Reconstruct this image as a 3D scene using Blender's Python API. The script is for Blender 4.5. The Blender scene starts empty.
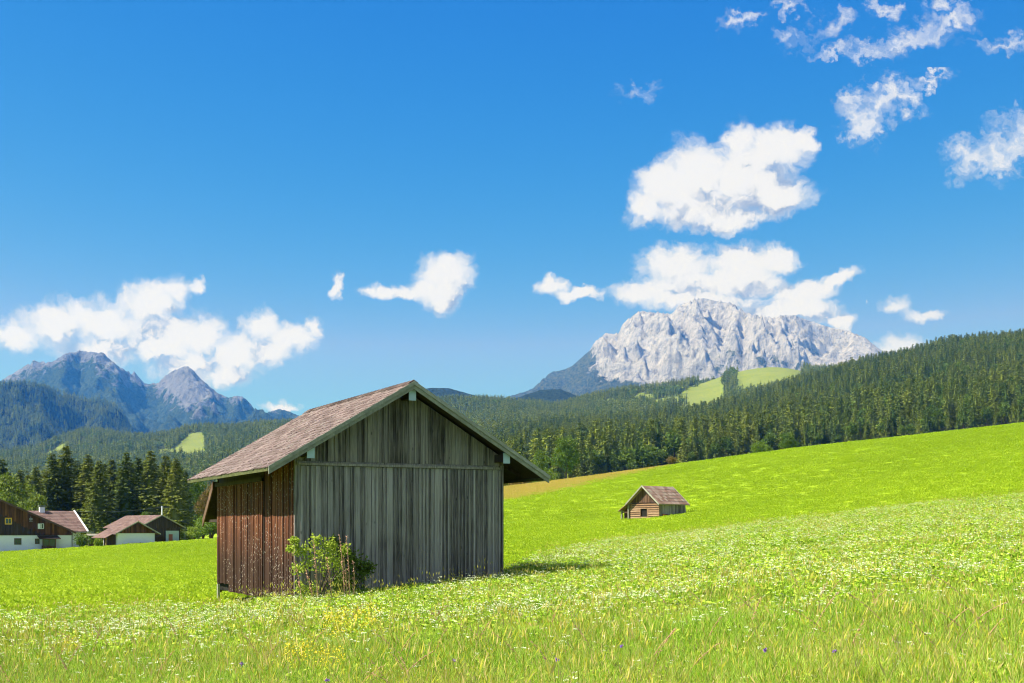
import bpy, math, random
import numpy as np
from mathutils import Vector, Matrix
random.seed(7)
RS = np.random.RandomState
PI = math.pi
F, CX, HY = 1250.0, 512.0, 531.0      # lens scale, picture centre and horizon row: only used to lay out real distances

scene = bpy.context.scene
COL = scene.collection

# ------------------------------------------------------------------ noise
def _h(ix, iy, s):
    n = (ix.astype(np.int64) * 374761393 + iy.astype(np.int64) * 668265263 + s * 974634777) & 0xffffffff
    n = ((n ^ (n >> 13)) * 1274126177) & 0xffffffff
    n = (n ^ (n >> 16)) & 0xffffffff
    return n
def perlin(x, y, s=0):
    x = np.asarray(x, float); y = np.asarray(y, float)
    ix = np.floor(x); iy = np.floor(y); fx = x - ix; fy = y - iy
    u = fx**3*(fx*(fx*6-15)+10); v = fy**3*(fy*(fy*6-15)+10)
    def g(dx, dy):
        a = _h(ix+dx, iy+dy, s) / 4294967296.0 * 2*PI
        return np.cos(a)*(fx-dx) + np.sin(a)*(fy-dy)
    return ((g(0,0)*(1-u)+g(1,0)*u)*(1-v) + (g(0,1)*(1-u)+g(1,1)*u)*v) * 1.5
def fbm(x, y, o=5, s=0, gain=.5):
    r = 0; a = 1; t = 0
    for k in range(o):
        r = r + a*perlin(x*2**k, y*2**k, s+k*17); t += a; a *= gain
    return r/t
def ridged(x, y, o=6, s=0, gain=.5):
    r = 0; a = 1; t = 0; w = 1
    for k in range(o):
        n = (1-np.abs(perlin(x*2**k, y*2**k, s+k*31)))**2
        r = r + a*n*w; w = np.clip(n*1.6, 0, 1); t += a; a *= gain
    return r/t
def sstep(a, b, x):
    t = np.clip((np.asarray(x, float)-a)/(b-a), 0, 1); return t*t*(3-2*t)

# ------------------------------------------------------------------ objects
def tag(o, label=None, cat=None, group=None, kind=None):
    if label: o['label'] = label
    if cat: o['category'] = cat
    if group: o['group'] = group
    if kind: o['kind'] = kind
    return o
def empty(name, loc, rz=0, **k):
    o = bpy.data.objects.new(name, None); COL.objects.link(o)
    o.location = loc; o.rotation_euler = (0, 0, rz); o.empty_display_size = .3
    return tag(o, **k)
def npmesh(name, V, Fq, mats=(), attrs=None, smooth=False, fattrs=None):
    """V (n,3), Fq (m,4) or (m,3)"""
    V = np.asarray(V, np.float32); Fq = np.asarray(Fq, np.int32)
    me = bpy.data.meshes.new(name)
    k = Fq.shape[1]
    me.vertices.add(len(V)); me.vertices.foreach_set('co', V.ravel())
    me.loops.add(Fq.size); me.loops.foreach_set('vertex_index', Fq.ravel())
    me.polygons.add(len(Fq)); me.polygons.foreach_set('loop_start', np.arange(0, Fq.size, k, dtype=np.int32))
    me.polygons.foreach_set('loop_total', np.full(len(Fq), k, np.int32))
    for m in mats: me.materials.append(m)
    me.update(calc_edges=True)
    if smooth: me.polygons.foreach_set('use_smooth', np.ones(len(Fq), bool))
    for n, a in (attrs or {}).items():
        me.attributes.new(n, 'FLOAT', 'POINT').data.foreach_set('value', np.asarray(a, np.float32).ravel())
    for n, a in (fattrs or {}).items():
        me.attributes.new(n, 'FLOAT', 'FACE').data.foreach_set('value', np.asarray(a, np.float32).ravel())
    return me
def link(name, me, parent=None, loc=(0,0,0), coll=None, **k):
    o = bpy.data.objects.new(name, me); (coll or COL).objects.link(o); o.location = loc
    if parent is not None: o.parent = parent
    return tag(o, **k)

class MB:
    """collects boxes and polygons into one mesh, with a random value per piece"""
    def __init__(s): s.v = []; s.f = []; s.r = []
    def hexa(s, p, r=None):     # 8 points: bottom 0-3 ccw, top 4-7
        b = len(s.v); s.v += [tuple(q) for q in p]
        r = random.random() if r is None else r
        for f in ((0,3,2,1),(4,5,6,7),(0,1,5,4),(1,2,6,5),(2,3,7,6),(3,0,4,7)):
            s.f.append(tuple(b+i for i in f)); s.r.append(r)
        return s
    def box(s, x0, x1, y0, y1, z0, z1, r=None):
        return s.hexa([(x0,y0,z0),(x1,y0,z0),(x1,y1,z0),(x0,y1,z0),(x0,y0,z1),(x1,y0,z1),(x1,y1,z1),(x0,y1,z1)], r)
    def poly(s, pts, r=None):
        b = len(s.v); s.v += [tuple(q) for q in pts]; s.f.append(tuple(range(b, b+len(pts)))); s.r.append(random.random() if r is None else r); return s
    def tube(s, pts, rad, n=6, r=None):
        r = random.random() if r is None else r
        rings = []
        for i, p in enumerate(pts):
            p = Vector(p); a = Vector(pts[max(i-1,0)]); c = Vector(pts[min(i+1,len(pts)-1)])
            d = (c-a).normalized(); q = d.orthogonal().normalized(); w = d.cross(q)
            R = rad[i] if hasattr(rad, '__len__') else rad
            b = len(s.v)
            for k in range(n):
                t = 2*PI*k/n; s.v.append(tuple(p+q*R*math.cos(t)+w*R*math.sin(t)))
            rings.append(b)
        for a, b in zip(rings, rings[1:]):
            for k in range(n):
                s.f.append((a+k, a+(k+1)%n, b+(k+1)%n, b+k)); s.r.append(r)
        s.f.append(tuple(rings[0]+k for k in reversed(range(n)))); s.r.append(r)
        s.f.append(tuple(rings[-1]+k for k in range(n))); s.r.append(r)
        return s
    def build(s, name, mat, parent=None, **k):
        me = bpy.data.meshes.new(name); me.from_pydata(s.v, [], s.f); me.materials.append(mat)
        me.attributes.new('rnd', 'FLOAT', 'FACE').data.foreach_set('value', s.r)
        me.update(); return link(name, me, parent, **k)

# ------------------------------------------------------------------ materials
class NT:
    def __init__(s, tree): s.t = tree; s.t.nodes.clear()
    def n(s, typ, ins=None, **props):
        nd = s.t.nodes.new(typ)
        for k, v in props.items(): setattr(nd, k, v)
        for k, v in (ins or {}).items():
            sock = nd.inputs[k]
            if isinstance(v, bpy.types.NodeSocket): s.t.links.new(v, sock)
            else: sock.default_value = v
        return nd
    def math(s, op, a, b=0, c=0, clamp=False):
        return s.n('ShaderNodeMath', {0: a, 1: b, 2: c}, operation=op, use_clamp=clamp).outputs[0]
    def mix(s, f, a, b, blend='MIX'):
        nd = s.n('ShaderNodeMix', data_type='RGBA', blend_type=blend)
        for i, v in ((0, f), (6, a), (7, b)):
            if isinstance(v, bpy.types.NodeSocket): s.t.links.new(v, nd.inputs[i])
            else: nd.inputs[i].default_value = v if i == 0 else (tuple(v)+(1,))[:4]
        return nd.outputs[2]
    def ramp(s, f, stops, interp='LINEAR'):
        nd = s.n('ShaderNodeValToRGB', {0: f}); cr = nd.color_ramp; cr.interpolation = interp
        while len(cr.elements) < len(stops): cr.elements.new(.5)
        for e, (p, c) in zip(cr.elements, stops):
            e.position = p; e.color = (tuple(c)+(1,))[:4] if hasattr(c, '__len__') else (c, c, c, 1)
        return nd.outputs[0]
    def noise(s, vec, scale, detail=4, rough=.55, dist=0):
        return s.n('ShaderNodeTexNoise', {'Vector': vec, 'Scale': scale, 'Detail': detail, 'Roughness': rough, 'Distortion': dist}).outputs[0]
    def maprange(s, v, a, b, c=0, d=1, smooth=False):
        return s.n('ShaderNodeMapRange', {0: v, 1: a, 2: b, 3: c, 4: d}, interpolation_type='SMOOTHSTEP' if smooth else 'LINEAR').outputs[0]
    def scale(s, vec, sc):
        return s.n('ShaderNodeVectorMath', {0: vec, 1: sc}, operation='MULTIPLY').outputs[0]
    def attr(s, name): return s.n('ShaderNodeAttribute', attribute_name=name).outputs['Fac']
    def out(s, shader): s.n('ShaderNodeOutputMaterial', {'Surface': shader})
    def pri(s, col, rough=.8, bump=None, bstr=.3, bdist=.02, spec=.3, **ex):
        ins = {'Base Color': col if isinstance(col, bpy.types.NodeSocket) else (tuple(col)+(1,))[:4], 'Roughness': rough, 'Specular IOR Level': spec}
        ins.update(ex)
        if bump is not None:
            ins['Normal'] = s.n('ShaderNodeBump', {'Height': bump, 'Strength': bstr, 'Distance': bdist}).outputs[0]
        return s.n('ShaderNodeBsdfPrincipled', ins).outputs[0]
def mat(name):
    m = bpy.data.materials.new(name); m.use_nodes = True; return m, NT(m.node_tree)
def plain(name, col, rough=.7, var=.15, sc=3):
    m, t = mat(name); tc = t.n('ShaderNodeTexCoord').outputs['Object']
    n = t.noise(tc, sc, 6, .65)
    c = t.mix(n, tuple(x*(1-var) for x in col), tuple(min(1, x*(1+var)) for x in col))
    t.out(t.pri(c, rough, n, .2, .01)); return m

def wood(name, stops, sx=26, sz=.9, specks=None, lower=None, bump=.5):
    """weathered boards: streaks along local z, tint per board, knots"""
    m, t = mat(name); tc = t.n('ShaderNodeTexCoord').outputs['Object']
    r = t.attr('rnd')
    off = t.n('ShaderNodeCombineXYZ', {0: t.math('MULTIPLY', r, 31.), 1: t.math('MULTIPLY', r, 17.), 2: t.math('MULTIPLY', r, 53.)}).outputs[0]
    v = t.n('ShaderNodeVectorMath', {0: tc, 1: off}, operation='ADD').outputs[0]
    n1 = t.noise(t.scale(v, (sx, sx, sz)), 1, 5, .65)
    n2 = t.noise(t.scale(v, (sx*4, sx*4, sz*2.5)), 1, 3, .6)
    n3 = t.noise(tc, .9, 4, .6)
    f = t.math('ADD', t.math('MULTIPLY', n1, .62), t.math('ADD', t.math('MULTIPLY', n2, .3), t.math('MULTIPLY', t.math('SUBTRACT', r, .5), .22)))
    f = t.math('ADD', f, t.math('MULTIPLY', t.math('SUBTRACT', n3, .5), .16))
    c = t.ramp(f, stops)
    vo = t.n('ShaderNodeTexVoronoi', {'Vector': t.scale(v, (5, 5, 1.7)), 'Scale': 1.}).outputs['Distance']
    kn = t.maprange(vo, .05, .11, .35, 1)
    c = t.mix(1., c, t.n('ShaderNodeCombineColor', {0: kn, 1: kn, 2: kn}).outputs[0], 'MULTIPLY')
    if lower:      # weathering: darker stained wood low on the wall, with a ragged edge
        z = t.n('ShaderNodeSeparateXYZ', {0: tc}).outputs[2]
        q = t.math('ADD', z, t.math('MULTIPLY', t.math('SUBTRACT', n1, .5), 2.6))
        c = t.mix(t.maprange(q, lower[0], lower[1], 1, 0), c, t.mix(n1, lower[2], lower[3]))
    if specks:
        vs = t.n('ShaderNodeTexVoronoi', {'Vector': t.scale(tc, (14, 14, 9)), 'Scale': 1.})
        sp = t.math('MULTIPLY', t.maprange(vs.outputs['Distance'], .16, .24, 1, 0), t.maprange(n3, .42, .55))
        c = t.mix(sp, c, specks)
    t.out(t.pri(c, .85, t.math('ADD', n1, t.math('MULTIPLY', n2, .5)), bump, .012, .2)); return m

M = {}
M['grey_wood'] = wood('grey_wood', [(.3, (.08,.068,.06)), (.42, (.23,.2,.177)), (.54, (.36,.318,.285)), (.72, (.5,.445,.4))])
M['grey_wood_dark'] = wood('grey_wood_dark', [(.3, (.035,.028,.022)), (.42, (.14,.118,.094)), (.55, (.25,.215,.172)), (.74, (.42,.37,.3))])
M['red_wood'] = wood('red_wood', [(.27, (.018,.008,.005)), (.4, (.08,.028,.013)), (.54, (.17,.057,.024)), (.74, (.36,.17,.08))], specks=(.5,.42,.34),
                     lower=(1.1, 2.5, (.014,.008,.006), (.075,.034,.018)))
M['barge_wood'] = wood('barge_wood', [(.2, (.14,.135,.1)), (.5, (.3,.29,.22)), (.8, (.5,.48,.4))], 6, 6)
M['moss_wood'] = wood('mossy_wood', [(.2, (.03,.035,.012)), (.5, (.08,.085,.03)), (.8, (.16,.17,.06))], 6, 6)
M['dark_wood'] = wood('dark_wood', [(.2, (.02,.014,.01)), (.5, (.05,.035,.026)), (.8, (.11,.08,.06))], 12, .5)
M['orange_wood'] = wood('orange_wood', [(.25, (.03,.014,.009)), (.45, (.09,.038,.017)), (.65, (.2,.09,.035)), (.85, (.36,.18,.08))], 5, .3)
M['log_wood'] = wood('log_wood', [(.2, (.13,.07,.04)), (.5, (.33,.2,.12)), (.8, (.56,.4,.27))], 1.2, 9)
M['brown_wood'] = wood('brown_wood', [(.2, (.035,.02,.014)), (.5, (.11,.06,.038)), (.8, (.28,.18,.11))], 8, .5)
M['cap'] = plain('painted_cap', (.42,.52,.55), .5)
M['plaster'] = plain('white_plaster', (.76,.77,.84), .9, .08, .6)
M['void'] = plain('dark_interior', (.012,.011,.01), .9)  # near-black stands in for the shade inside buildings
M['pane'] = (lambda m, t: (t.out(t.pri((.03,.05,.035), .12, spec=.8)), m)[1])(*mat('window_glass'))
M['yellow_frame'] = plain('yellow_paint', (.6,.36,.04), .6)
M['brown_frame'] = plain('brown_paint', (.09,.05,.03), .6)
M['white_paint'] = plain('white_paint', (.75,.76,.78), .6)
M['metal'] = plain('grey_metal', (.22,.23,.24), .45)
M['tin'] = plain('blue_grey_tin', (.3,.38,.45), .45, .25, 1.5)
M['rust'] = plain('rusty_red', (.25,.08,.04), .7, .3)

def shingle_mat(name, stops, lichen=(.33,.32,.25), amt=.5):
    m, t = mat(name); tc = t.n('ShaderNodeTexCoord').outputs['Object']; r = t.attr('rnd')
    n = t.noise(tc, 9, 6, .7); n3 = t.noise(tc, .7, 4, .6)
    f = t.math('ADD', t.math('MULTIPLY', r, .5), t.math('MULTIPLY', n, .5))
    c = t.ramp(f, stops)
    c = t.mix(t.math('MULTIPLY', t.maprange(t.noise(tc, 3, 7, .75), .52, .66), amt), c, lichen)
    c = t.mix(t.math('MULTIPLY', t.maprange(n3, .4, .65), .35), c, (.12,.09,.075))
    t.out(t.pri(c, .85, n, .4, .012, .25)); return m
M['shingle'] = shingle_mat('weathered_shingle', [(.15, (.055,.036,.03)), (.4, (.135,.09,.076)), (.65, (.22,.155,.135)), (.9, (.36,.29,.26))])
M['shingle_hut'] = shingle_mat('lichen_shingle', [(.15, (.12,.06,.04)), (.4, (.26,.15,.11)), (.65, (.34,.25,.2)), (.9, (.42,.37,.3))], (.35,.33,.2), .8)
M['tile_far'] = shingle_mat('brown_tile', [(.15, (.09,.048,.04)), (.5, (.155,.092,.078)), (.9, (.22,.145,.12))], amt=.3)

def foliage(name, a, b, hue=.5, sat=1., transl=.25):
    m, t = mat(name); oi = t.n('ShaderNodeObjectInfo'); pos = t.n('ShaderNodeNewGeometry').outputs['Position']
    rn = t.n('ShaderNodeNewGeometry').outputs['Random Per Island']
    c = t.mix(oi.outputs['Random'], a, b)
    big = t.noise(pos, .013, 4, .65)
    c = t.mix(t.math('MULTIPLY', t.maprange(big, .45, .65), .22), c, tuple(min(1, q*1.9) for q in (b[0]*1.15, b[1]*.9, b[2])))
    k = t.math('ADD', .65, t.math('MULTIPLY', rn, .7))
    c = t.mix(1., c, t.n('ShaderNodeCombineColor', {0: k, 1: k, 2: t.math('MULTIPLY', k, .9)}).outputs[0], 'MULTIPLY')
    s1 = t.pri(c, .6, spec=.25)
    s2 = t.n('ShaderNodeBsdfTranslucent', {'Color': t.mix(.5, c, (.2,.28,.02))}).outputs[0]
    t.out(t.n('ShaderNodeMixShader', {0: transl, 1: s1, 2: s2}).outputs[0]); return m
M['needles'] = foliage('spruce_needles', (.06,.11,.02), (.17,.2,.03), transl=.2)
M['needles_far'] = foliage('forest_needles', (.05,.1,.018), (.19,.23,.03), transl=.2)
M['leaves'] = foliage('broad_leaves', (.05,.11,.012), (.12,.19,.018))
M['leaves_light'] = foliage('light_leaves', (.17,.25,.02), (.22,.3,.03))
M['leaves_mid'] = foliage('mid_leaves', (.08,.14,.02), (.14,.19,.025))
M['leaves_sunlit'] = foliage('sunlit_leaves', (.36,.46,.04), (.42,.5,.07), transl=.4)
M['leaves_rust'] = foliage('rusty_leaves', (.16,.1,.04), (.2,.14,.04))
M['bark'] = plain('bark', (.09,.065,.05), .9, .3, 6)

def grass_mat(name, stops, transl=.35, patch=None):
    m, t = mat(name); g = t.n('ShaderNodeNewGeometry'); pos = g.outputs['Position']; rn = g.outputs['Random Per Island']
    oi = t.n('ShaderNodeObjectInfo').outputs['Random']
    n = t.noise(pos, .35, 3, .6)
    n = t.math('ADD', t.math('MULTIPLY', n, .6), t.math('MULTIPLY', t.noise(t.scale(pos, (.03, .14, .1)), 1., 5, .65), .4))
    f = t.math('ADD', t.math('MULTIPLY', rn, .6), t.math('ADD', t.math('MULTIPLY', oi, .14), t.math('MULTIPLY', n, .26)))
    c = t.ramp(f, stops)
    if patch: c = t.mix(t.math('MULTIPLY', t.maprange(t.noise(t.scale(pos, (.05, .02, .1)), 1., 6, .6), .42, .62), .55), c, patch)
    s1 = t.pri(c, .6, spec=.08)
    s2 = t.n('ShaderNodeBsdfTranslucent', {'Color': c}).outputs[0]
    t.out(t.n('ShaderNodeMixShader', {0: transl, 1: s1, 2: s2}).outputs[0]); return m
M['grass'] = grass_mat('tall_grass', [(.26, (.04,.1,.003)), (.4, (.19,.42,.008)), (.56, (.41,.65,.03)), (.78, (.66,.79,.18))], .3)
M['grass_green'] = grass_mat('leafy_grass', [(.24, (.06,.14,.004)), (.46, (.3,.5,.015)), (.72, (.56,.68,.08))], .3)
M['straw'] = grass_mat('dry_grass', [(.15, (.34,.38,.02)), (.45, (.52,.47,.05)), (.7, (.62,.48,.16)), (.9, (.62,.42,.28))], .3)
M['mown'] = grass_mat('mown_grass', [(.12, (.19,.31,.006)), (.5, (.33,.46,.014)), (.85, (.48,.56,.05))], patch=(.25,.36,.015))
M['petal'] = plain('white_petals', (.68,.72,.44), .7, .1)
M['gold_grass'] = grass_mat('golden_grass', [(.2, (.36,.37,.02)), (.5, (.54,.43,.08)), (.85, (.62,.43,.2))], .3)
M['yellow_petal'] = plain('yellow_petals', (.75,.6,.02), .7, .15)
M['violet_petal'] = plain('violet_petals', (.25,.1,.5), .7, .1)
M['reed'] = plain('dry_stem', (.5,.28,.17), .7, .25, 8)

# ------------------------------------------------------------------ terrain
# rows: distance -> polyline of (column, picture row of the bare ground) ; heights follow from the distance
PX = np.concatenate([np.linspace(-2500, -300, 60, endpoint=False), np.arange(-300, 1330, 5.), np.linspace(1330, 3500, 60)])
LV = {}
def zl(d, pts): LV[d] = ('z', pts)
def pl(d, pts): LV[d] = ('p', pts)
zl(.3,  [(0,-1.9),(1024,-1.9)])
zl(4,   [(0,-1.95),(505,-1.88),(1024,-1.82)])
zl(12,  [(-300,-2.05),(0,-2.03),(218,-2.),(505,-1.82),(1024,-1.5),(1500,-1.3)])
zl(25,  [(-300,-2.3),(0,-2.18),(218,-2.12),(300,-2.),(400,-1.85),(505,-1.7),(620,-1.5),(800,-1.2),(1024,-.85),(1500,.1)])
zl(34,  [(-300,-2.4),(0,-2.32),(218,-2.25),(300,-2.),(400,-1.8),(505,-1.6),(620,-1.35),(800,-.95),(1024,-.4),(1500,.9)])
zl(45,  [(-300,-2.6),(0,-2.5),(218,-2.38),(300,-2.1),(400,-1.75),(505,-1.45),(620,-1.2),(800,-.5),(1024,.14),(1500,1.7)])
pl(80,  [(-300,583),(0,580),(218,573),(300,566),(400,556),(505,546),(620,543),(700,534),(800,523),(1024,498),(1500,440)])
pl(125, [(-300,568),(0,565),(218,556),(300,548),(400,537),(505,527),(560,526),(620,523),(700,514),(800,493),(1024,463),(1500,400)])
pl(190, [(-300,556),(0,554),(110,547),(218,540),(300,532),(400,508),(505,497),(560,492),(620,486),(700,476),(800,460),(1024,436),(1500,372)])
pl(260, [(-300,552),(0,549),(110,544),(218,537.5),(300,530),(400,502),(505,487.5),(560,481),(620,473),(670,466),(720,459),(800,448.5),(900,437.5),(1024,423.5),(1500,360)])
pl(330, [(-300,552),(0,548),(110,544),(218,538),(300,531),(400,506),(505,493),(620,480),(670,474),(800,457),(900,446),(1024,432),(1500,369)])
pl(600, [(-300,541),(0,538),(218,532),(300,527),(400,506),(505,489),(620,475),(670,468),(800,450),(900,439),(1024,425),(1500,360)])
pl(1000,[(-300,524),(0,519),(218,512),(300,505),(400,480),(505,463),(620,451),(700,444),(800,424),(900,405),(1024,390),(1500,330)])
pl(1700,[(-300,488),(0,483),(130,474),(218,468),(300,460),(400,445),(505,436),(560,432),(620,428),(660,424),(700,418),(740,410),(800,390),(850,376),(900,366),(960,353),(1024,346),(1200,335),(1500,300)])
pl(2400,[(-300,470),(0,466),(50,462),(100,456),(165,450),(218,444),(300,436),(400,424),(505,418),(560,417),(620,408),(700,404),(760,391),(800,384),(900,376),(1024,356),(1500,320)])
pl(3000,[(-300,462),(0,458),(40,451),(75,438),(100,436),(130,441),(165,440),(190,433),(218,433),(270,429),(300,429),(350,424),(400,414),(460,405),(505,407),(560,412),(580,406),(610,399),(640,396),(680,391),(703,385),(723,379.5),(746,374),(766,369.5),(789,371.5),(815,379),(850,378),(900,378),(1024,365),(1500,350)])
pl(4200,[(-300,480),(300,450),(1500,400)])
pl(12000,[(-300,520),(1500,520)])
pl(16000,[(-300,528),(1500,528)])
LD = sorted(LV)
def level_z(d, px):
    k, pts = LV[d]; v = np.interp(px, [p[0] for p in pts], [p[1] for p in pts])
    return v if k == 'z' else (HY - v)/F*d
def pchip(x, y, xq):      # y (k, ncol) at knots x ; xq (m,) -> (m, ncol)
    h = np.diff(x)[:, None]; dl = np.diff(y, axis=0)/h
    m = np.zeros_like(y); a, b = dl[:-1], dl[1:]
    ok = a*b > 0
    w1 = 2*h[1:]+h[:-1]; w2 = h[1:]+2*h[:-1]
    m[1:-1] = np.where(ok, (w1+w2)/(w1/np.where(ok, a, 1)+w2/np.where(ok, b, 1)), 0)
    m[0] = dl[0]; m[-1] = dl[-1]
    i = np.clip(np.searchsorted(x, xq)-1, 0, len(x)-2)
    t = ((xq-x[i])/(x[i+1]-x[i]))[:, None]; hh = (x[i+1]-x[i])[:, None]
    return (2*t**3-3*t**2+1)*y[i]+(t**3-2*t**2+t)*hh*m[i]+(-2*t**3+3*t**2)*y[i+1]+(t**3-t**2)*hh*m[i+1]
ROWS = np.exp(np.linspace(math.log(.3), math.log(16000), 520))
Yk = np.array([level_z(d, PX) for d in LD])
ker = np.exp(-np.linspace(-2, 2, 9)**2); ker /= ker.sum()
Yk[:, 60:-60] = np.array([np.convolve(np.pad(r, 4, mode='edge'), ker, 'valid') for r in Yk])[:, 60:-60]
TZ = pchip(np.log(LD), Yk, np.log(ROWS))
Xg = (PX[None, :]-CX)/F*ROWS[:, None]; Yg = np.repeat(ROWS[:, None], len(PX), 1)
TZ = TZ + fbm(Xg/9, Yg/9, 4, 3)*.12*sstep(6, 14, Yg)*(1-sstep(30, 50, Yg)*.2)
TZ += fbm(Xg/60, Yg/60, 3, 5)*.35*sstep(60, 110, Yg)*(1-sstep(180, 240, Yg)) + fbm(Xg/160, Yg/160, 5, 9)*9*sstep(500, 900, Yg)
lnR = np.log(ROWS)
def ground(x, y):
    """height of the terrain at world x, y"""
    x = np.asarray(x, float); y = np.maximum(np.asarray(y, float), .31)
    px = CX + F*x/y
    fi = (np.log(y)-lnR[0])/(lnR[1]-lnR[0]); i = np.clip(np.floor(fi).astype(int), 0, len(ROWS)-2); ti = fi-i
    ti = (y-ROWS[i])/(ROWS[i+1]-ROWS[i])
    j = np.clip(np.searchsorted(PX, px)-1, 0, len(PX)-2); tj = np.clip((px-PX[j])/(PX[j+1]-PX[j]), 0, 1)
    return (TZ[i,j]*(1-tj)+TZ[i,j+1]*tj)*(1-ti)+(TZ[i+1,j]*(1-tj)+TZ[i+1,j+1]*tj)*ti
def at(px, d): return (px-CX)/F*d
def zpy(py, d): return (HY-py)/F*d

def tall_edge(px): return np.interp(px, [-300,0,150,218,300,500,520,560,620,800,1024,1300], [30,31,34,36,37,38,43,62,80,84,80,78])
def in_poly(px, d, poly):
    ins = np.zeros(np.shape(px), bool); n = len(poly)
    for k in range(n):
        x1, y1 = poly[k]; x2, y2 = poly[(k+1) % n]
        c = ((y1 > d) != (y2 > d)) & (px < (x2-x1)*(d-y1)/((y2-y1) or 1e-9)+x1)
        ins ^= c
    return ins
CLEAR = [   # meadows between the woods on the far hills, (bearing column, distance)
    [(125,2150),(150,2080),(180,1960),(206,1850),(205,2760),(187,2780),(178,2470),(150,2300),(128,2290)],
    [(15,2350),(60,2500),(75,2750),(55,2750),(30,2600),(0,2450)],
    [(224,2500),(240,2550),(236,2680),(222,2620)],
    [(655,2330),(700,2400),(723,2620),(720,2800),(700,2780),(672,2600),(640,2500)],
    [(630,2550),(652,2500),(655,2700),(640,2760)],
    [(664,1780),(716,1780),(724,2300),(726,3080),(702,3030),(690,2500)],
    [(738,2300),(800,2200),(806,3160),(744,3160),(732,2900)],
    [(600,2450),(625,2500),(622,2600),(602,2560)],
]
def clearing(px, d):
    q1, q2 = np.asarray(px)/14., np.asarray(d)/160.
    px = px+fbm(q1, q2, 4, 61)*9; d = d+fbm(q1, q2, 4, 62)*170
    r = np.zeros(np.shape(px), bool)
    for p in CLEAR: r |= in_poly(px, d, p)
    # wooded strips inside the large meadow
    return r

mt, t = mat('meadow_ground'); M['ground'] = mt
pos = t.n('ShaderNodeNewGeometry').outputs['Position']
n1 = t.noise(pos, 9, 6, .7); n2 = t.noise(pos, .12, 4, .6); n4 = t.noise(t.scale(pos, (.25, 1, 1)), .5, 5, .65)
c = t.mix(t.maprange(n1, .3, .7), (.16,.27,.005), (.36,.47,.02))
c = t.mix(t.math('MULTIPLY', t.maprange(n4, .45, .62), .4), c, (.38,.46,.01))
c = t.mix(t.math('MULTIPLY', t.maprange(n2, .42, .62), .4), c, (.22,.36,.003))
gold = t.mix(t.maprange(t.noise(pos, .25, 5, .65), .4, .62), (.32,.39,.02), (.48,.38,.1))
c = t.mix(t.attr('gold'), c, gold)
c = t.mix(t.attr('tall'), c, t.mix(n1, (.06,.12,.012), (.15,.24,.02)))
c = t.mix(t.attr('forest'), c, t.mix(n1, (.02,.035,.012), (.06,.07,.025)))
c = t.mix(t.attr('pasture'), c, t.mix(t.noise(pos, .02, 6, .7), (.1,.15,.02), (.22,.24,.05)))
t.out(t.pri(c, .9, n1, .5, .05, .1))
PG, RG = np.meshgrid(PX, ROWS)
wob = fbm(Xg/12, Yg/12, 3, 21)*6
a_tall = 1-sstep(-3, 3, Yg-(tall_edge(PG)+wob*.4))
a_gold = (1-sstep(640, 690, PG+wob*4))*sstep(430, 470, PG)*sstep(0, 18, Yg-np.interp(PG, [430,505,560,620,670,700],[175,178,200,222,245,262])+wob)*(1-sstep(300, 340, Yg))
cl = clearing(PG, Yg).astype(float)
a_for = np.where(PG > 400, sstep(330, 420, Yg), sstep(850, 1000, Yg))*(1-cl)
a_past = sstep(1500, 1800, Yg)*cl
nr, nc = len(ROWS), len(PX)
ii = (np.arange(nr-1)[:, None]*nc+np.arange(nc-1)[None, :]).ravel()
GF = np.stack([ii, ii+1, ii+nc+1, ii+nc], 1)
link('ground', npmesh('ground', np.stack([Xg, Yg, TZ], -1).reshape(-1, 3), GF, [M['ground']],
     {'tall': a_tall, 'gold': a_gold, 'forest': a_for, 'pasture': a_past}, True),
     label='green meadow ground rising to wooded hills', kind='structure')

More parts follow.
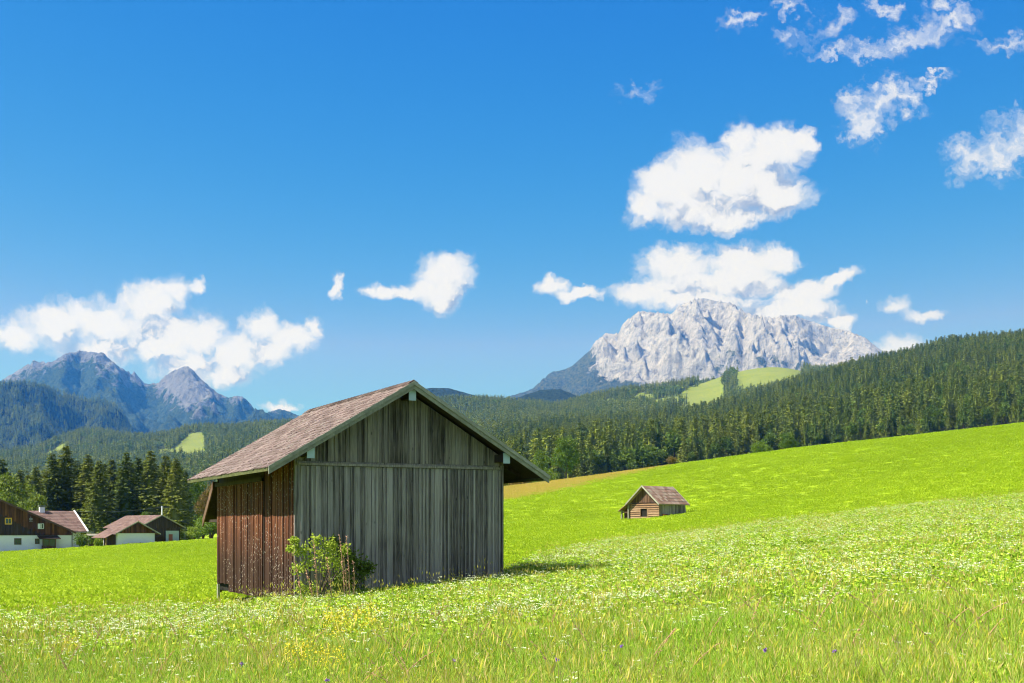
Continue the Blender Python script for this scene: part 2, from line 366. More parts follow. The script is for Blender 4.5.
# ------------------------------------------------------------------ mountains
def mountain(name, label, sil, d_foot, d_ridge, d_back, z_foot, amp, wl, seed, material, veg, pxr, step=2.2, rows=200, shape=1.25, jag=1., ampf=None):
    px = np.arange(pxr[0], pxr[1], step)
    tt = np.linspace(0, 1.35, rows)
    P, T = np.meshgrid(px, tt)
    ridge = np.interp(px, [s[0] for s in sil], [s[1] for s in sil])
    ridge = (HY-ridge)/F*d_ridge
    D = np.where(T <= 1, d_foot+(d_ridge-d_foot)*T, d_ridge+(d_back-d_ridge)*(T-1)/.35)
    X = (P-CX)/F*D
    dx = fbm(X/wl/1.7, D/wl/1.7, 3, seed+5)*wl*.5
    base = np.where(T <= 1, np.clip(T, 0, 1)**shape, 1-((T-1)/.35)**1.4)
    Z = z_foot+(ridge[None, :]-z_foot)*base
    rg = ridged((X+dx)/wl, (D-dx)/wl, 7, seed, .55)
    hh_ = np.clip((ridge[None, :]-z_foot)/((ridge.max()-z_foot)*.55), .12, 1)*(ampf(P) if ampf else 1)
    Z = Z+(rg-.45)*amp*hh_*(.25+.75*np.sin(np.clip(T, 0, 1.2)/1.2*PI))
    Z += (ridged(X/wl*7, D/wl*7, 4, seed+9)-.5)*amp*.13*jag*hh_*(1-.65*np.exp(-((T-1)/.06)**2))
    cur = (Z/D).max(0); tgt = ridge/d_ridge
    k = np.clip(tgt, 1e-4, None)/np.clip(cur, 1e-3, None)
    n = 5; w = np.hanning(n+2)[1:-1]; w /= w.sum()
    k = np.convolve(np.pad(k, n//2, mode='edge'), w, 'valid')
    Z = np.where(Z > 0, Z*k[None, :], Z)
    gz, gx = np.gradient(Z); sl = np.hypot(gz/np.gradient(D, axis=0).clip(1), gx/np.gradient(X, axis=1).clip(.5))
    v = veg(P, HY-Z/D*F, Z, sl, X, D)
    n0, n1_ = Z.shape
    ii = (np.arange(n0-1)[:, None]*n1_+np.arange(n1_-1)[None, :]).ravel()
    fc = np.stack([ii, ii+1, ii+n1_+1, ii+n1_], 1)
    return link(name, npmesh(name, np.stack([X, D, Z], -1).reshape(-1, 3), fc, [material], {'veg': v}, True), label=label, kind='structure'), (X, D, Z)

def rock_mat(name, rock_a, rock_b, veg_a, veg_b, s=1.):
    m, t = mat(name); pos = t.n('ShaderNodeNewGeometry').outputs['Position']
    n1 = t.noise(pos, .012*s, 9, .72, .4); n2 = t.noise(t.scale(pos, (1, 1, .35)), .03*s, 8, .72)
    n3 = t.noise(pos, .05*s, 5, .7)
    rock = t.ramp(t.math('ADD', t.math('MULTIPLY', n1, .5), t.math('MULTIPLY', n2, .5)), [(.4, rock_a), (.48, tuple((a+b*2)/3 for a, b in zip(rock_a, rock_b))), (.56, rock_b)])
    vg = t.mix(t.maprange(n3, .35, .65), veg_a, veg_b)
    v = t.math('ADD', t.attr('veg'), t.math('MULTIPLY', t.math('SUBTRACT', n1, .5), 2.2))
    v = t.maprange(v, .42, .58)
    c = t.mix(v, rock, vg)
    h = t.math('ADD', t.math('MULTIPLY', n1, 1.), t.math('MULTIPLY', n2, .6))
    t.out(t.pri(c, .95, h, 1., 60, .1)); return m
M['limestone'] = rock_mat('pale_limestone', (.15,.155,.17), (.5,.48,.45), (.015,.03,.012), (.12,.13,.05))
M['alp'] = rock_mat('alpine_slope', (.09,.1,.125), (.24,.245,.27), (.012,.03,.014), (.07,.1,.035))
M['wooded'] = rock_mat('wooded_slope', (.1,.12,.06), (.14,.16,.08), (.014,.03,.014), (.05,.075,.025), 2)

SR = [(440,400),(497,400),(530,390),(534,387),(551,372),(563,370),(572,366),(590,350),(595,341.5),(606,333),(618,334),(624,322),(639,311),(657,312.5),(672,313.5),
      (678,306.5),(693,299.5),(703,298),(720,301.5),(733,303),(743,311.5),(760,315.5),(776,318),(782,315),(795,315.5),(808,320),(827,326.5),(849,331),(865,337.5),(877,347),(887,355),(930,372),(1100,392)]
def veg_r(P, py, Z, sl, X, D):
    lim = np.interp(P, [440,540,575,592,600,640,680,700,1100], [300,352,362,376,379,383,392,420,430])
    v = .5+(py-lim)/14
    v = np.maximum(v, .5+(594-P+fbm(X/260, D/260, 4, 71)*22)/16)
    patch = fbm(X/420, D/420, 5, 77)
    mid = sstep(330, 365, py)*sstep(690, 730, P)*(1-sstep(800, 840, P))
    return np.clip(np.maximum(v, .12+mid*(.25+patch*.9)), 0, 1)
MAMP = lambda P: .45+.6*sstep(575, 620, P)-.55*sstep(790, 870, P)
mountain('mountain', 'pale limestone massif rising behind the wooded hill', SR, 5600, 9200, 11000, 250, 950, 1500, 11, M['limestone'], veg_r, (380, 1080), 1.3, 420, 1.5, 1.15, MAMP)
mountain('foothill', 'foothill coloured dark green for cloud shadow, in front of the limestone massif',
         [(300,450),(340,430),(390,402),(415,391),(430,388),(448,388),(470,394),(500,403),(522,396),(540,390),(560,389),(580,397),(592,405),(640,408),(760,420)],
         3900, 4600, 5400, 90, 90, 700, 23, M['wooded'], lambda P, py, Z, sl, X, D: np.ones_like(P), (300, 760), 2, 90, 1.)  # dark greens stand in for the cloud shadow on this hill
SL = [(-300,400),(-60,392),(0,381),(10,375),(22,368),(34,360.5),(41,362),(52,362),(58,358),(66,353),(80,351),(94,352),(103,353),(112,361),(120,367),(128,372),(145,384),(158,383),
      (165,376),(176,369),(188,366),(193,370),(200,378),(215,391),(228,398),(234,396),(242,396),(255,408),(265,412),(280,409),(290,412),(300,416),(330,424),(400,436)]
def veg_l(P, py, Z, sl, X, D):
    lim = np.interp(P, [-300,0,36,60,100,140,150,165,188,215,240,300], [384,382,368,370,372,392,392,404,412,408,402,415])
    patch = fbm(X/500, D/500, 5, 78)
    return np.clip(.5+(py-lim+5)/34+patch*.6, 0, 1)
mountain('mountain', 'blue green rocky massif with two peaks beyond the farm', SL, 5600, 8600, 10500, 120, 700, 1400, 37, M['alp'], veg_l, (-260, 400), 1.6, 300, 1.35)
# the small rocky tooth between the two peaks
mountain('mountain', 'small pointed rock tooth showing between the two peaks', [(110,420),(124,395),(131,376),(134,371),(138,376),(146,385),(156,400),(168,420)], 9300, 9900, 10400, 300, 150, 500, 5, M['alp'],
         lambda P, py, Z, sl, X, D: np.zeros_like(P)+.1, (110, 168), 1.5, 60, 1.2)
sp_o, SPUR = mountain('hills', 'forested spur below the rocky peaks', [(-300,380),(-60,384),(0,385),(15,383),(40,387),(60,395),(85,401),(100,401),(118,409),(128,424),(136,438),(150,450),(190,462)],
         3700, 5200, 6400, 30, 330, 900, 51, M['wooded'], lambda P, py, Z, sl, X, D: np.ones_like(P), (-260, 190), 2, 160, 1.15)

# ------------------------------------------------------------------ vegetation meshes
def rhombi(p, b, s, l, w):
    """leaf sprays: p start, b axis, s side, length l, width w -> verts, quads"""
    n = len(p); l = np.asarray(l).reshape(-1, 1); w = np.asarray(w).reshape(-1, 1)
    V = np.stack([p, p+b*l*.45+s*w*.5, p+b*l, p+b*l*.45-s*w*.5], 1).reshape(-1, 3)
    return V, np.arange(4*n).reshape(-1, 4)
def unit(v): return v/np.maximum(np.linalg.norm(v, axis=-1, keepdims=True), 1e-6)
def conifer(h, rad, nbr, per, ls, seed, base=.08, core=True, ragged=.25):
    r = RS(seed)
    t = np.sort(r.uniform(0, 1, nbr)**1.15)          # 0 bottom, 1 top
    z = h*(base+(1-base)*t)
    az = r.uniform(0, 2*PI, nbr)
    lump = 1+ragged*np.sin(az*2+z*.9+seed)*.6+r.uniform(-ragged, ragged, nbr)
    L = rad*((1-t)**.8*.93+.05)*lump
    P = []; B = []; S = []; LL = []; W = []
    for k in range(per):
        f = (k+r.uniform(0, 1, nbr))/per
        rr = L*(.15+.85*f)
        p = np.stack([np.cos(az)*rr, np.sin(az)*rr, z-rr*.28+rr*rr/np.maximum(L, .1)*.12], 1)
        a2 = az+r.uniform(-.9, .9, nbr)
        b = unit(np.stack([np.cos(a2), np.sin(a2), r.uniform(-.75, .1, nbr)], 1))
        up = unit(np.stack([r.uniform(-.5,.5,nbr), r.uniform(-.5,.5,nbr), np.ones(nbr)], 1))
        s = unit(np.cross(b, up)); s = unit(s+up*r.uniform(-.6, .6, (nbr, 1)))
        P.append(p); B.append(b); S.append(s); l = ls*r.uniform(.6, 1.25, nbr)*(.45+.55*(1-t)**.5)
        LL.append(l); W.append(l*.5)
    V, Q = rhombi(np.concatenate(P), np.concatenate(B), np.concatenate(S), np.concatenate(LL), np.concatenate(W))
    if core:
        n = 7; a = np.arange(n)*2*PI/n; rings = []
        for q, rr in ((base+.02, .42), (.35, .34), (.7, .16), (.97, .02)):
            rings.append(np.stack([np.cos(a)*rad*rr, np.sin(a)*rad*rr, np.full(n, h*q)], 1))
        C = np.concatenate(rings); o = len(V)
        q = [[o+i*n+k, o+i*n+(k+1) % n, o+(i+1)*n+(k+1) % n, o+(i+1)*n+k] for i in range(3) for k in range(n)]
        V = np.concatenate([V, C]); Q = np.concatenate([Q, np.array(q)])
    return V, Q
def broad(h, rad, nl, size, seed, trunk=.2, lobes=14, squash=.85):
    r = RS(seed); c0 = np.array([0, 0, h*(trunk+(1-trunk)*.52)]); rz = h*(1-trunk)*.5
    d = unit(r.normal(size=(lobes, 3))); lc = c0+d*np.array([rad*.6, rad*.6, rz*.62])*r.uniform(.5, 1.05, (lobes, 1))
    lr = r.uniform(.28, .5, lobes)*rad
    k = r.randint(0, lobes, nl); dd = unit(r.normal(size=(nl, 3)))
    p = lc[k]+dd*(lr[k]*r.uniform(.45, 1.05, nl))[:, None]*np.array([1, 1, squash])
    b = unit(dd*.5+r.normal(size=(nl, 3))*.7); s = unit(np.cross(b, r.normal(size=(nl, 3))))
    l = size*r.uniform(.6, 1.3, nl)
    return rhombi(p, b, s, l, l*.65)
def trunk_mb(h, r0, limbs=(), seed=0):
    rr = random.Random(seed); b = MB()
    pts = [(rr.uniform(-.02,.02)*h*q, rr.uniform(-.02,.02)*h*q, h*q) for q in (-.02,.15,.4,.7,.95)]
    b.tube(pts, [r0*1.15, r0, r0*.75, r0*.4, r0*.06], 7)
    for (q, a, L, up) in limbs:
        p0 = Vector((0,0,h*q)); p1 = p0+Vector((math.cos(a)*L, math.sin(a)*L, up))
        b.tube([p0, (p0+p1)/2+Vector((0,0,-.1*L)), p1], [r0*.4, r0*.25, r0*.06], 5)
    return b

# ---- forest: scattered trees over the hills
protos = bpy.data.collections.new('tree_models')      # not linked to the scene: only instanced from it
def with_trunk(V, Q, h, r0):
    n = 5; a = np.arange(n)*2*PI/n
    A = np.stack([np.cos(a)*r0, np.sin(a)*r0, np.full(n, -1.)], 1); B = np.stack([np.cos(a)*r0*.3, np.sin(a)*r0*.3, np.full(n, h*.8)], 1); o = len(V)
    q = np.array([[o+k, o+(k+1) % n, o+n+(k+1) % n, o+n+k] for k in range(n)])
    return np.concatenate([V, A, B]), np.concatenate([Q, q]), len(Q)
def proto_mesh(name, V, Q, m, h, r0):
    V, Q, nq = with_trunk(V, Q, h, r0); me = npmesh(name, V, Q, [m, M['bark']])
    mi = np.zeros(len(Q), np.int32); mi[nq:] = 1; me.polygons.foreach_set('material_index', mi); return me
MID = [proto_mesh('spruce_tree', *conifer(20, 3.7, 170, 4, 1.6, 100+i), M['needles_far'], 20, .22) for i in range(4)]
MID += [proto_mesh('broadleaf_tree', *broad(15, 5., 620, 1.15, 200+i), M['leaves'], 15, .25) for i in range(2)]
FAR = [proto_mesh('spruce_tree', *conifer(20, 3.2, 34, 2, 3.1, 300+i), M['needles_far'], 20, .3) for i in range(3)]
FAR += [proto_mesh('broadleaf_tree', *broad(14, 5., 90, 2.6, 400+i), M['leaves'], 14, .3) for i in range(2)]

def instancer(name, P, rz, sc, idx, meshes, tilt=None, **tags):
    cname = name+'_models'; cc = bpy.data.collections.new(cname)
    for i, me in enumerate(meshes):
        o = bpy.data.objects.new('%s_%02d' % (name, i), me); cc.objects.link(o)
    n = len(P); me = bpy.data.meshes.new(name); me.vertices.add(n); me.vertices.foreach_set('co', np.asarray(P, np.float32).ravel())
    rot = np.zeros((n, 3), np.float32); rot[:, 2] = rz
    if tilt is not None: rot[:, :2] = tilt
    sc = np.asarray(sc, np.float32); sc = np.repeat(sc[:, None], 3, 1) if sc.ndim == 1 else sc
    me.attributes.new('rot', 'FLOAT_VECTOR', 'POINT').data.foreach_set('vector', rot.ravel())
    me.attributes.new('scl', 'FLOAT_VECTOR', 'POINT').data.foreach_set('vector', sc.ravel())
    me.attributes.new('idx', 'INT', 'POINT').data.foreach_set('value', np.asarray(idx, np.int32))
    ng = bpy.data.node_groups.new(name, 'GeometryNodeTree')
    ng.interface.new_socket('Geometry', in_out='INPUT', socket_type='NodeSocketGeometry')
    ng.interface.new_socket('Geometry', in_out='OUTPUT', socket_type='NodeSocketGeometry')
    N = ng.nodes; gi = N.new('NodeGroupInput'); go = N.new('NodeGroupOutput'); ip = N.new('GeometryNodeInstanceOnPoints'); ci = N.new('GeometryNodeCollectionInfo')
    ci.inputs['Collection'].default_value = cc; ci.inputs['Separate Children'].default_value = True; ci.inputs['Reset Children'].default_value = True
    def na(nm, ty):
        a = N.new('GeometryNodeInputNamedAttribute'); a.data_type = ty; a.inputs['Name'].default_value = nm
        return [s for s in a.outputs if s.enabled and s.name == 'Attribute'][0]
    e2r = N.new('FunctionNodeEulerToRotation'); L = ng.links.new
    m2p = N.new('GeometryNodeMeshToPoints')
    L(gi.outputs[0], m2p.inputs['Mesh']); L(m2p.outputs[0], ip.inputs['Points']); L(ci.outputs[0], ip.inputs['Instance']); ip.inputs['Pick Instance'].default_value = True
    L(na('idx', 'INT'), ip.inputs['Instance Index']); L(na('rot', 'FLOAT_VECTOR'), e2r.inputs[0]); L(e2r.outputs[0], ip.inputs['Rotation']); L(na('scl', 'FLOAT_VECTOR'), ip.inputs['Scale'])
    L(ip.outputs[0], go.inputs[0])
    o = link(name, me, **tags); md = o.modifiers.new('scatter', 'NODES'); md.node_group = ng
    return o

def scatter(n, d0, d1, px0, px1, seed):
    r = RS(seed); d = np.sqrt(r.uniform(0, 1, n)*(d1**2-d0**2)+d0**2); px = r.uniform(px0, px1, n)
    return px, d, r
# near wood on the right hillside
px, d, r = scatter(24000, 430, 1740, 470, 1250, 1)
x = at(px, d)
edge = np.interp(px, [470,560,640,760,1024,1250], [400,440,520,600,640,640])+fbm(x/40, d/40, 2, 4)*60
keep = (d > edge) & (r.uniform(0, 1, len(d)) < .8+.3*fbm(x/80, d/80, 3, 8)) & (px < 1180)
px, d, x = px[keep], d[keep], x[keep]; z = ground(x, d)
# left side: wood behind the farm
h = (.6+.62*r.uniform(0, 1, len(d))**1.3+.35*fbm(x/70, d/70, 3, 44))*(1-.35*sstep(1, 0, (d-edge[keep])/60))
kind = r.randint(0, 4, len(d)); bl = r.uniform(0, 1, len(d)) < (.14+.45*sstep(.1, .3, fbm(x/120, d/120, 3, 15))+.3*(d-edge[keep] < 25))
kind[bl] = 4+r.randint(0, 2, bl.sum())
# the 300 front trees as things: largest in view above the meadow crest
crest = np.interp(px, [400,505,560,620,670,720,800,900,1024,1500], [502,487.5,481,473,466,459,448.5,437.5,423.5,360])
top = HY-F*(z+h*20)/d; vis = (np.minimum(crest, HY-F*z/d)-top)*(px > 500)*(px < 1034)
size = np.where((vis > 9) & (px > 502) & (px < 1028), h/d, 0)
order = np.argsort(-size)[:300]
front = np.zeros(len(d), bool); front[order] = True
rz = r.uniform(0, 2*PI, len(d))
LAB = {0: 'dark spruce in the front rows of the hillside wood above the meadow', 4: 'rounded broadleaf tree in the front rows of the hillside wood above the meadow'}
for i in np.where(front)[0]:
    k = int(kind[i])
    o = bpy.data.objects.new('spruce_tree' if k < 4 else 'broadleaf_tree', MID[k]); COL.objects.link(o)
    o.location = (x[i], d[i], z[i]); o.rotation_euler = (0, 0, rz[i]); s = h[i]; o.scale = (s*r.uniform(.85, 1.2), s, s)
    tag(o, LAB[0 if k < 4 else 4], 'tree', 'spruces in the front rows of the hillside wood' if k < 4 else 'broadleaf trees in the front rows of the hillside wood')
b = ~front
instancer('forest', np.stack([x, d, z], 1)[b], rz[b], h[b], kind[b], MID, label='dense spruce wood covering the hillside above the meadow', kind='stuff')
# far hills
px, d, r = scatter(60000, 900, 3150, -220, 1150, 2)
x = at(px, d); cl = clearing(px, d)
lim = np.interp(px, [-220,0,300,460,520,1150], [900,900,900,1000,1600,1745])
keep = (~cl) & (d > lim) & (r.uniform(0, 1, len(d)) < .85+.5*fbm(x/150, d/150, 3, 8)) & ~((px > 800) & (d < 2300) & (d > 1900))
px, d, x = px[keep], d[keep], x[keep]; z = ground(x, d)
kind = r.randint(0, 3, len(d)); bl = r.uniform(0, 1, len(d)) < .06+.5*sstep(.1, .3, fbm(x/200, d/200, 3, 25)); kind[bl] = 3+r.randint(0, 2, bl.sum())
instancer('forest', np.stack([x, d, z], 1), r.uniform(0, 6.28, len(d)), r.uniform(.7, 1.25, len(d)), kind, FAR, label='wooded hills with small meadows beyond the valley', kind='stuff')
# spur: trees as one wood
X, D, Z = SPUR; r = RS(5); n = 26000
fi = r.uniform(0, X.shape[0]*.76, n); fj = r.uniform(60, X.shape[1]-1.01, n); i = fi.astype(int); j = fj.astype(int); ti = fi-i; tj = fj-j
def bil(A): return (A[i,j]*(1-tj)+A[i,j+1]*tj)*(1-ti)+(A[i+1,j]*(1-tj)+A[i+1,j+1]*tj)*ti
instancer('forest', np.stack([bil(X), bil(D), bil(Z)], 1), r.uniform(0, 6.28, n), r.uniform(.8, 1.5, n), r.randint(0, 3, n), FAR, label='blue hazy wood on the spur under the peaks', kind='stuff')

# ---- single trees with trunk and crown
def tree(name, cat, label, px, d, crown_me, trunk_me, s, group=None, rz=0, sxy=1.):
    e = empty(name, (at(px, d), d, float(ground(at(px, d), d))-.1), rz, label=label, cat=cat, group=group); e.scale = (s*sxy, s*sxy, s)
    link('crown', crown_me, e); link('trunk', trunk_me, e); return e
CON = [npmesh('crown', *conifer(18, 3.7, 700, 9, .7, 500+i, .06, True, .3), [M['needles']]) for i in range(4)]
CTR = trunk_mb(17.5, .25).build('trunk', M['bark']); ctr = CTR.data; bpy.data.objects.remove(CTR)
BRO = [npmesh('crown', *broad(12, 4.2, 5200, .42, 600+i, .14, 18), [M['leaves']]) for i in range(2)]
BTR = trunk_mb(8, .22, [(.3, 1, 2.5, 2.5), (.35, 3, 2.6, 2.8), (.45, 4.6, 2.4, 2.9), (.55, 0, 1.8, 2.6)], 3).build('trunk', M['bark']); btr = BTR.data; bpy.data.objects.remove(BTR)
ROW = [(-14,458,252),(2,459,262),(36,466,250),(52,453,255),(66,445,258),(77,460,268),(88,454,256),(99,460,250),(112,459,262),(126,452,254),(138,457,264),(151,450,255),(166,455,259),(176,458,252),(185,470,266),(44,470,270),(120,468,272),(158,466,270),(59,462,274),(83,464,276),(105,463,278),(132,462,276),(145,461,278),(171,463,276),(180,466,280),(20,470,276),(94,468,284),(8,472,270),(28,474,282),(150,470,286)]
order_lab = ['tallest pointed spruce of the row behind the farmhouse', 'spruce in the dark row behind the farm buildings']
for i, (p, py, dd) in enumerate(ROW):
    g = float(ground(at(p, dd), dd)); hh = (HY-py)/F*dd-g
    tree('spruce_tree', 'tree', order_lab[0] if i == 4 else order_lab[1], p, dd, CON[i % 4], ctr, hh/18., 'spruces in the row behind the farm' if i != 4 else None, i*1.3, 1.25)
def btree(label, p, py, dd, cm, me, w=1., name='broadleaf_tree', cat='tree'):
    g = float(ground(at(p, dd), dd)); hh = (HY-py)/F*dd-g
    return tree(name, cat, label, p, dd, me, btr, hh/12., None, p*.7, w)
def recol(me, m): c = me.copy(); c.materials.clear(); c.materials.append(m); return c
LL = recol(BRO[0], M['leaves_mid']); RU = recol(BRO[1], M['leaves_rust'])
btree('light green leafy tree beside the spruces above the dark farmhouse', 12, 466, 240, 0, LL, .9)
btree('pale green low tree between the spruces and the dark farmhouse', 34, 488, 236, 0, LL, .9)
btree('rust tinged broadleaf tree beside the barn roof end', 210, 478, 236, 0, RU, .8)
btree('dark green broadleaf tree half hidden behind the barn corner', 224, 474, 242, 0, BRO[0], .9)
btree('small bright tree top behind the brown shed roof', 144, 508, 232, 0, LL, .8)
btree('tall green tree standing beyond the gap beside the barn', 198, 470, 300, 0, BRO[1], .7)
btree('large spreading pine at the meadow edge beside the barn gable', 566, 432, 345, 0, recol(BRO[1], M['leaves']), 1.)
btree('small pine leaning against the large spreading pine', 540, 446, 352, 0, BRO[0], .7)
btree('bright round tree in front of the hillside wood', 789, 430, 330, 0, BRO[1], 1.2)
def bush(label, p, dd, w, hgt, m, seed, n=1600, size=.22, group=None):
    V, Q = broad(hgt, w/2, n, size, seed, .0, 14, .9); V[:, 2] = np.maximum(V[:, 2], -.1)
    e = empty('shrub', (at(p, dd), dd, float(ground(at(p, dd), dd))-.05), 0, label=label, cat='shrub', group=group)
    link('foliage', npmesh('foliage', V, Q, [m]), e)
    tm = MB(); rr = random.Random(seed)
    for k in range(5):
        a = rr.uniform(0, 6.28); tm.tube([(0,0,-.1), (math.cos(a)*w*.12, math.sin(a)*w*.12, hgt*.35), (math.cos(a)*w*.25, math.sin(a)*w*.25, hgt*.7)], [.06*hgt/2, .04*hgt/2, .01], 5)
    tm.build('stem', M['bark'], e); return e
bush('rounded dark shrub against the white farmhouse corner', 83, 200, 3.2, 2.4, M['leaves'], 31)
bush('yellow green shrub behind the white farmhouse corner', 89, 206, 2.6, 2.2, M['leaves_light'], 32)
bush('low flowering shrub by the porch posts', 99, 196, 2., 1.4, M['leaves_light'], 33)
bush('bright green shrub beyond the brown shed', 188, 219, 3., 1.7, M['leaves_light'], 34)
bush('tall bright shrub near the gap beside the barn', 194, 224, 3., 2.8, M['leaves_light'], 35)
bush('dense dark green shrub filling the gap just beside the barn side wall', 212, 232, 6.5, 5.6, M['leaves'], 41, 3000, .3)
bush('dark shrub half behind the barn beside the rust tinged tree', 203, 236, 4.5, 4.2, M['leaves'], 42, 2200, .3)
bush('rusty brown shrub under the barn eave at the wood edge', 520, 292, 9, 4.6, M['leaves_rust'], 36, 2400, .4)
bush('green shrub at the wood edge next to the barn', 508, 300, 7, 3.6, M['leaves'], 37, 2000, .4)
bush('wide low shrub at the foot of the spreading pine', 543, 300, 10, 3.8, M['leaves'], 38, 2400, .4)
bush('dark low shrub beside the bright round tree', 760, 318, 7, 5.5, M['leaves'], 39, 2400, .4)
bush('orange dry shrub on the golden meadow crest', 671, 252, 2.6, 2.1, M['leaves_rust'], 40, 1500, .18)

# ------------------------------------------------------------------ the hay barn
C0 = Vector((at(296.5, 34), 34., 0)); ZB = -2.05
YAW = math.atan2(.4512, .8925)
barn = empty('hay_barn', (C0.x, C0.y, ZB), YAW, label='large weathered hay barn with grey gable boards standing in the tall meadow', cat='barn')
W, L = 6.22, 8.7
SLP = .594; RZ0 = 1.73-ZB+SLP*1.0         # roof top surface height at local x=0
def rz(xl): return RZ0+SLP*(xl if xl <= W/2 else W-xl)
BELT = 1.84-ZB
rr = random.Random(3)
def hex_v(b, x0, x1, y0, y1, z0, z1a, z1b, r=None):    # top follows the roof slope
    b.hexa([(x0,y0,z0),(x1,y0,z0),(x1,y1,z0),(x0,y1,z0),(x0,y0,z1a),(x1,y0,z1b),(x1,y1,z1b),(x0,y1,z1a)], r)
b = MB(); x = 0.0
while x < W-.02:
    w = min(rr.choice((.1,.12,.15,.18,.2)), W-x); o = rr.uniform(0, .022); lean = rr.uniform(-.004, .004)
    b.box(x+.004, x+w-.01, -.03-o, 0, .06+rr.uniform(-.03,.05), BELT-.05)
    if rr.random() < .95: b.box(x+w-.026, x+w+.02, -.082-o*.5, -.03-o, .08+rr.uniform(-.02,.1), BELT-.06-rr.uniform(0, .01))
    x += w
b.build('gable_wall', M['grey_wood'], barn)
b = MB(); b.box(.02, W-.02, .012, .04, .1, BELT+.3); b.box(.012, .04, .05, L-.05, .1, rz(0)-.25); b.build('dark_backing', M['void'], barn)  # black sheets added inside so the board gaps read as dark interior
b = MB(); x = .0
while x < W-.02:
    w = min(rr.choice((.12,.15,.18,.2)), W-x); o = rr.uniform(0, .02)
    zt = lambda q: rz(q)-.17
    y0 = -.075-o; ap = W/2
    if x < ap < x+w:
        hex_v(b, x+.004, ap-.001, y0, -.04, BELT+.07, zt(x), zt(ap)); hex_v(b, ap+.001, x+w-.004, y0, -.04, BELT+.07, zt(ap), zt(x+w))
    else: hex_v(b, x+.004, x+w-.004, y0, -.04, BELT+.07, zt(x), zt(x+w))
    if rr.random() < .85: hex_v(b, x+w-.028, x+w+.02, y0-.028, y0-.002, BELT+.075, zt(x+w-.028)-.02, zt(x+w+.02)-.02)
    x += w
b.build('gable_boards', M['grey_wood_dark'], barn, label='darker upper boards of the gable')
b = MB(); b.box(-.02, W-.12, -.14, -.001, BELT-.045, BELT+.02); b.box(-.02, W-.12, -.1, -.001, BELT+.022, BELT+.066); b.build('belt_beam', M['grey_wood_dark'], barn)
b = MB()
for (px_, py_) in ((-.06, -.05), (W-.06, -.04)): b.box(px_, px_+.11, py_, py_+.1, .0, rz(0)-.3)
b.build('corner_board', M['grey_wood'], barn)
# side wall (sunny): boards near the corner
b = MB(); y = .06
while y < 3.0:
    w = min(rr.choice((.14,.17,.2)), 3.0-y+.01); o = rr.uniform(0, .02)
    b.box(-.035-o, 0, y+.003, y+w-.004, .03+rr.uniform(0,.06), rz(0)-.2)
    if rr.random() < .6: b.box(-.055-o, -.036-o, y+w-.025, y+w+.02, .05, rz(0)-.22)
    y += w
b.build('side_wall', M['red_wood'], barn)
b = MB(); y = 3.08; DT = 1.6-ZB-.12
while y < 8.55:
    w = min(rr.choice((.14,.17,.2,.23)), 8.62-y); o = rr.uniform(0, .018)
    zb = .08 if y < 6.9 else .32
    b.box(-.085-o, -.045, y+.003, y+w-.004, zb+rr.uniform(0,.04), DT-rr.uniform(0,.03))
    if rr.random() < .45: b.box(-.105-o, -.086-o, y+w-.025, y+w+.02, zb+.03, DT-.05)
    y += w
dr = b.build('sliding_door', M['red_wood'], barn)
b = MB(); b.box(-.17, -.127, 3.0, 8.6, DT-.02, DT+.1); b.build('door_rail', M['dark_wood'], dr)
b = MB(); b.box(-.03, .0, 3.0, L, DT+.1, rz(0)-.2); b.box(-.06, .0, 3.0, 3.07, .1, DT+.3); b.box(-.06,-.0, 8.6, L, .05, DT+.3); b.build('door_frame', M['dark_wood'], barn)
b = MB(); b.box(-.17, -.09, 8.2, 8.3, -.25, .3, .9); b.build('foundation_post', M['barge_wood'], barn)
# back and far walls
b = MB(); y = 0
while y < L-.01:
    w = min(.2, L-y); b.box(W, W+.03, y+.003, y+w-.003, .05, rz(0)-.2); y += w
x = 0
while x < W-.01:
    w = min(.2, W-x)
    if x < W/2 < x+w: w = W/2-x if W/2-x > .01 else w
    hex_v(b, x+.003, x+w-.003, L, L+.03, .05, rz(x)-.2, rz(x+w)-.2); x += w
b.build('rear_wall', M['dark_wood'], barn)
# purlins, with pale caps on the ends
GO = .8
for (xx, zz, nm) in ((W/2, rz(W/2)-.36, 0), (.18, rz(.18)-.3, 0), (W-.18, rz(W-.18)-.3, 0)):
    b = MB(); b.box(xx-.09, xx+.09, -GO+.12, L+.1, zz-.13, zz+.09); p = b.build('purlin', M['dark_wood'], barn)
    b = MB(); b.box(xx-.105, xx+.105, -GO+.09, -GO+.118, zz-.18, zz+.12, .5); b.build('end_cap', M['cap'], p)
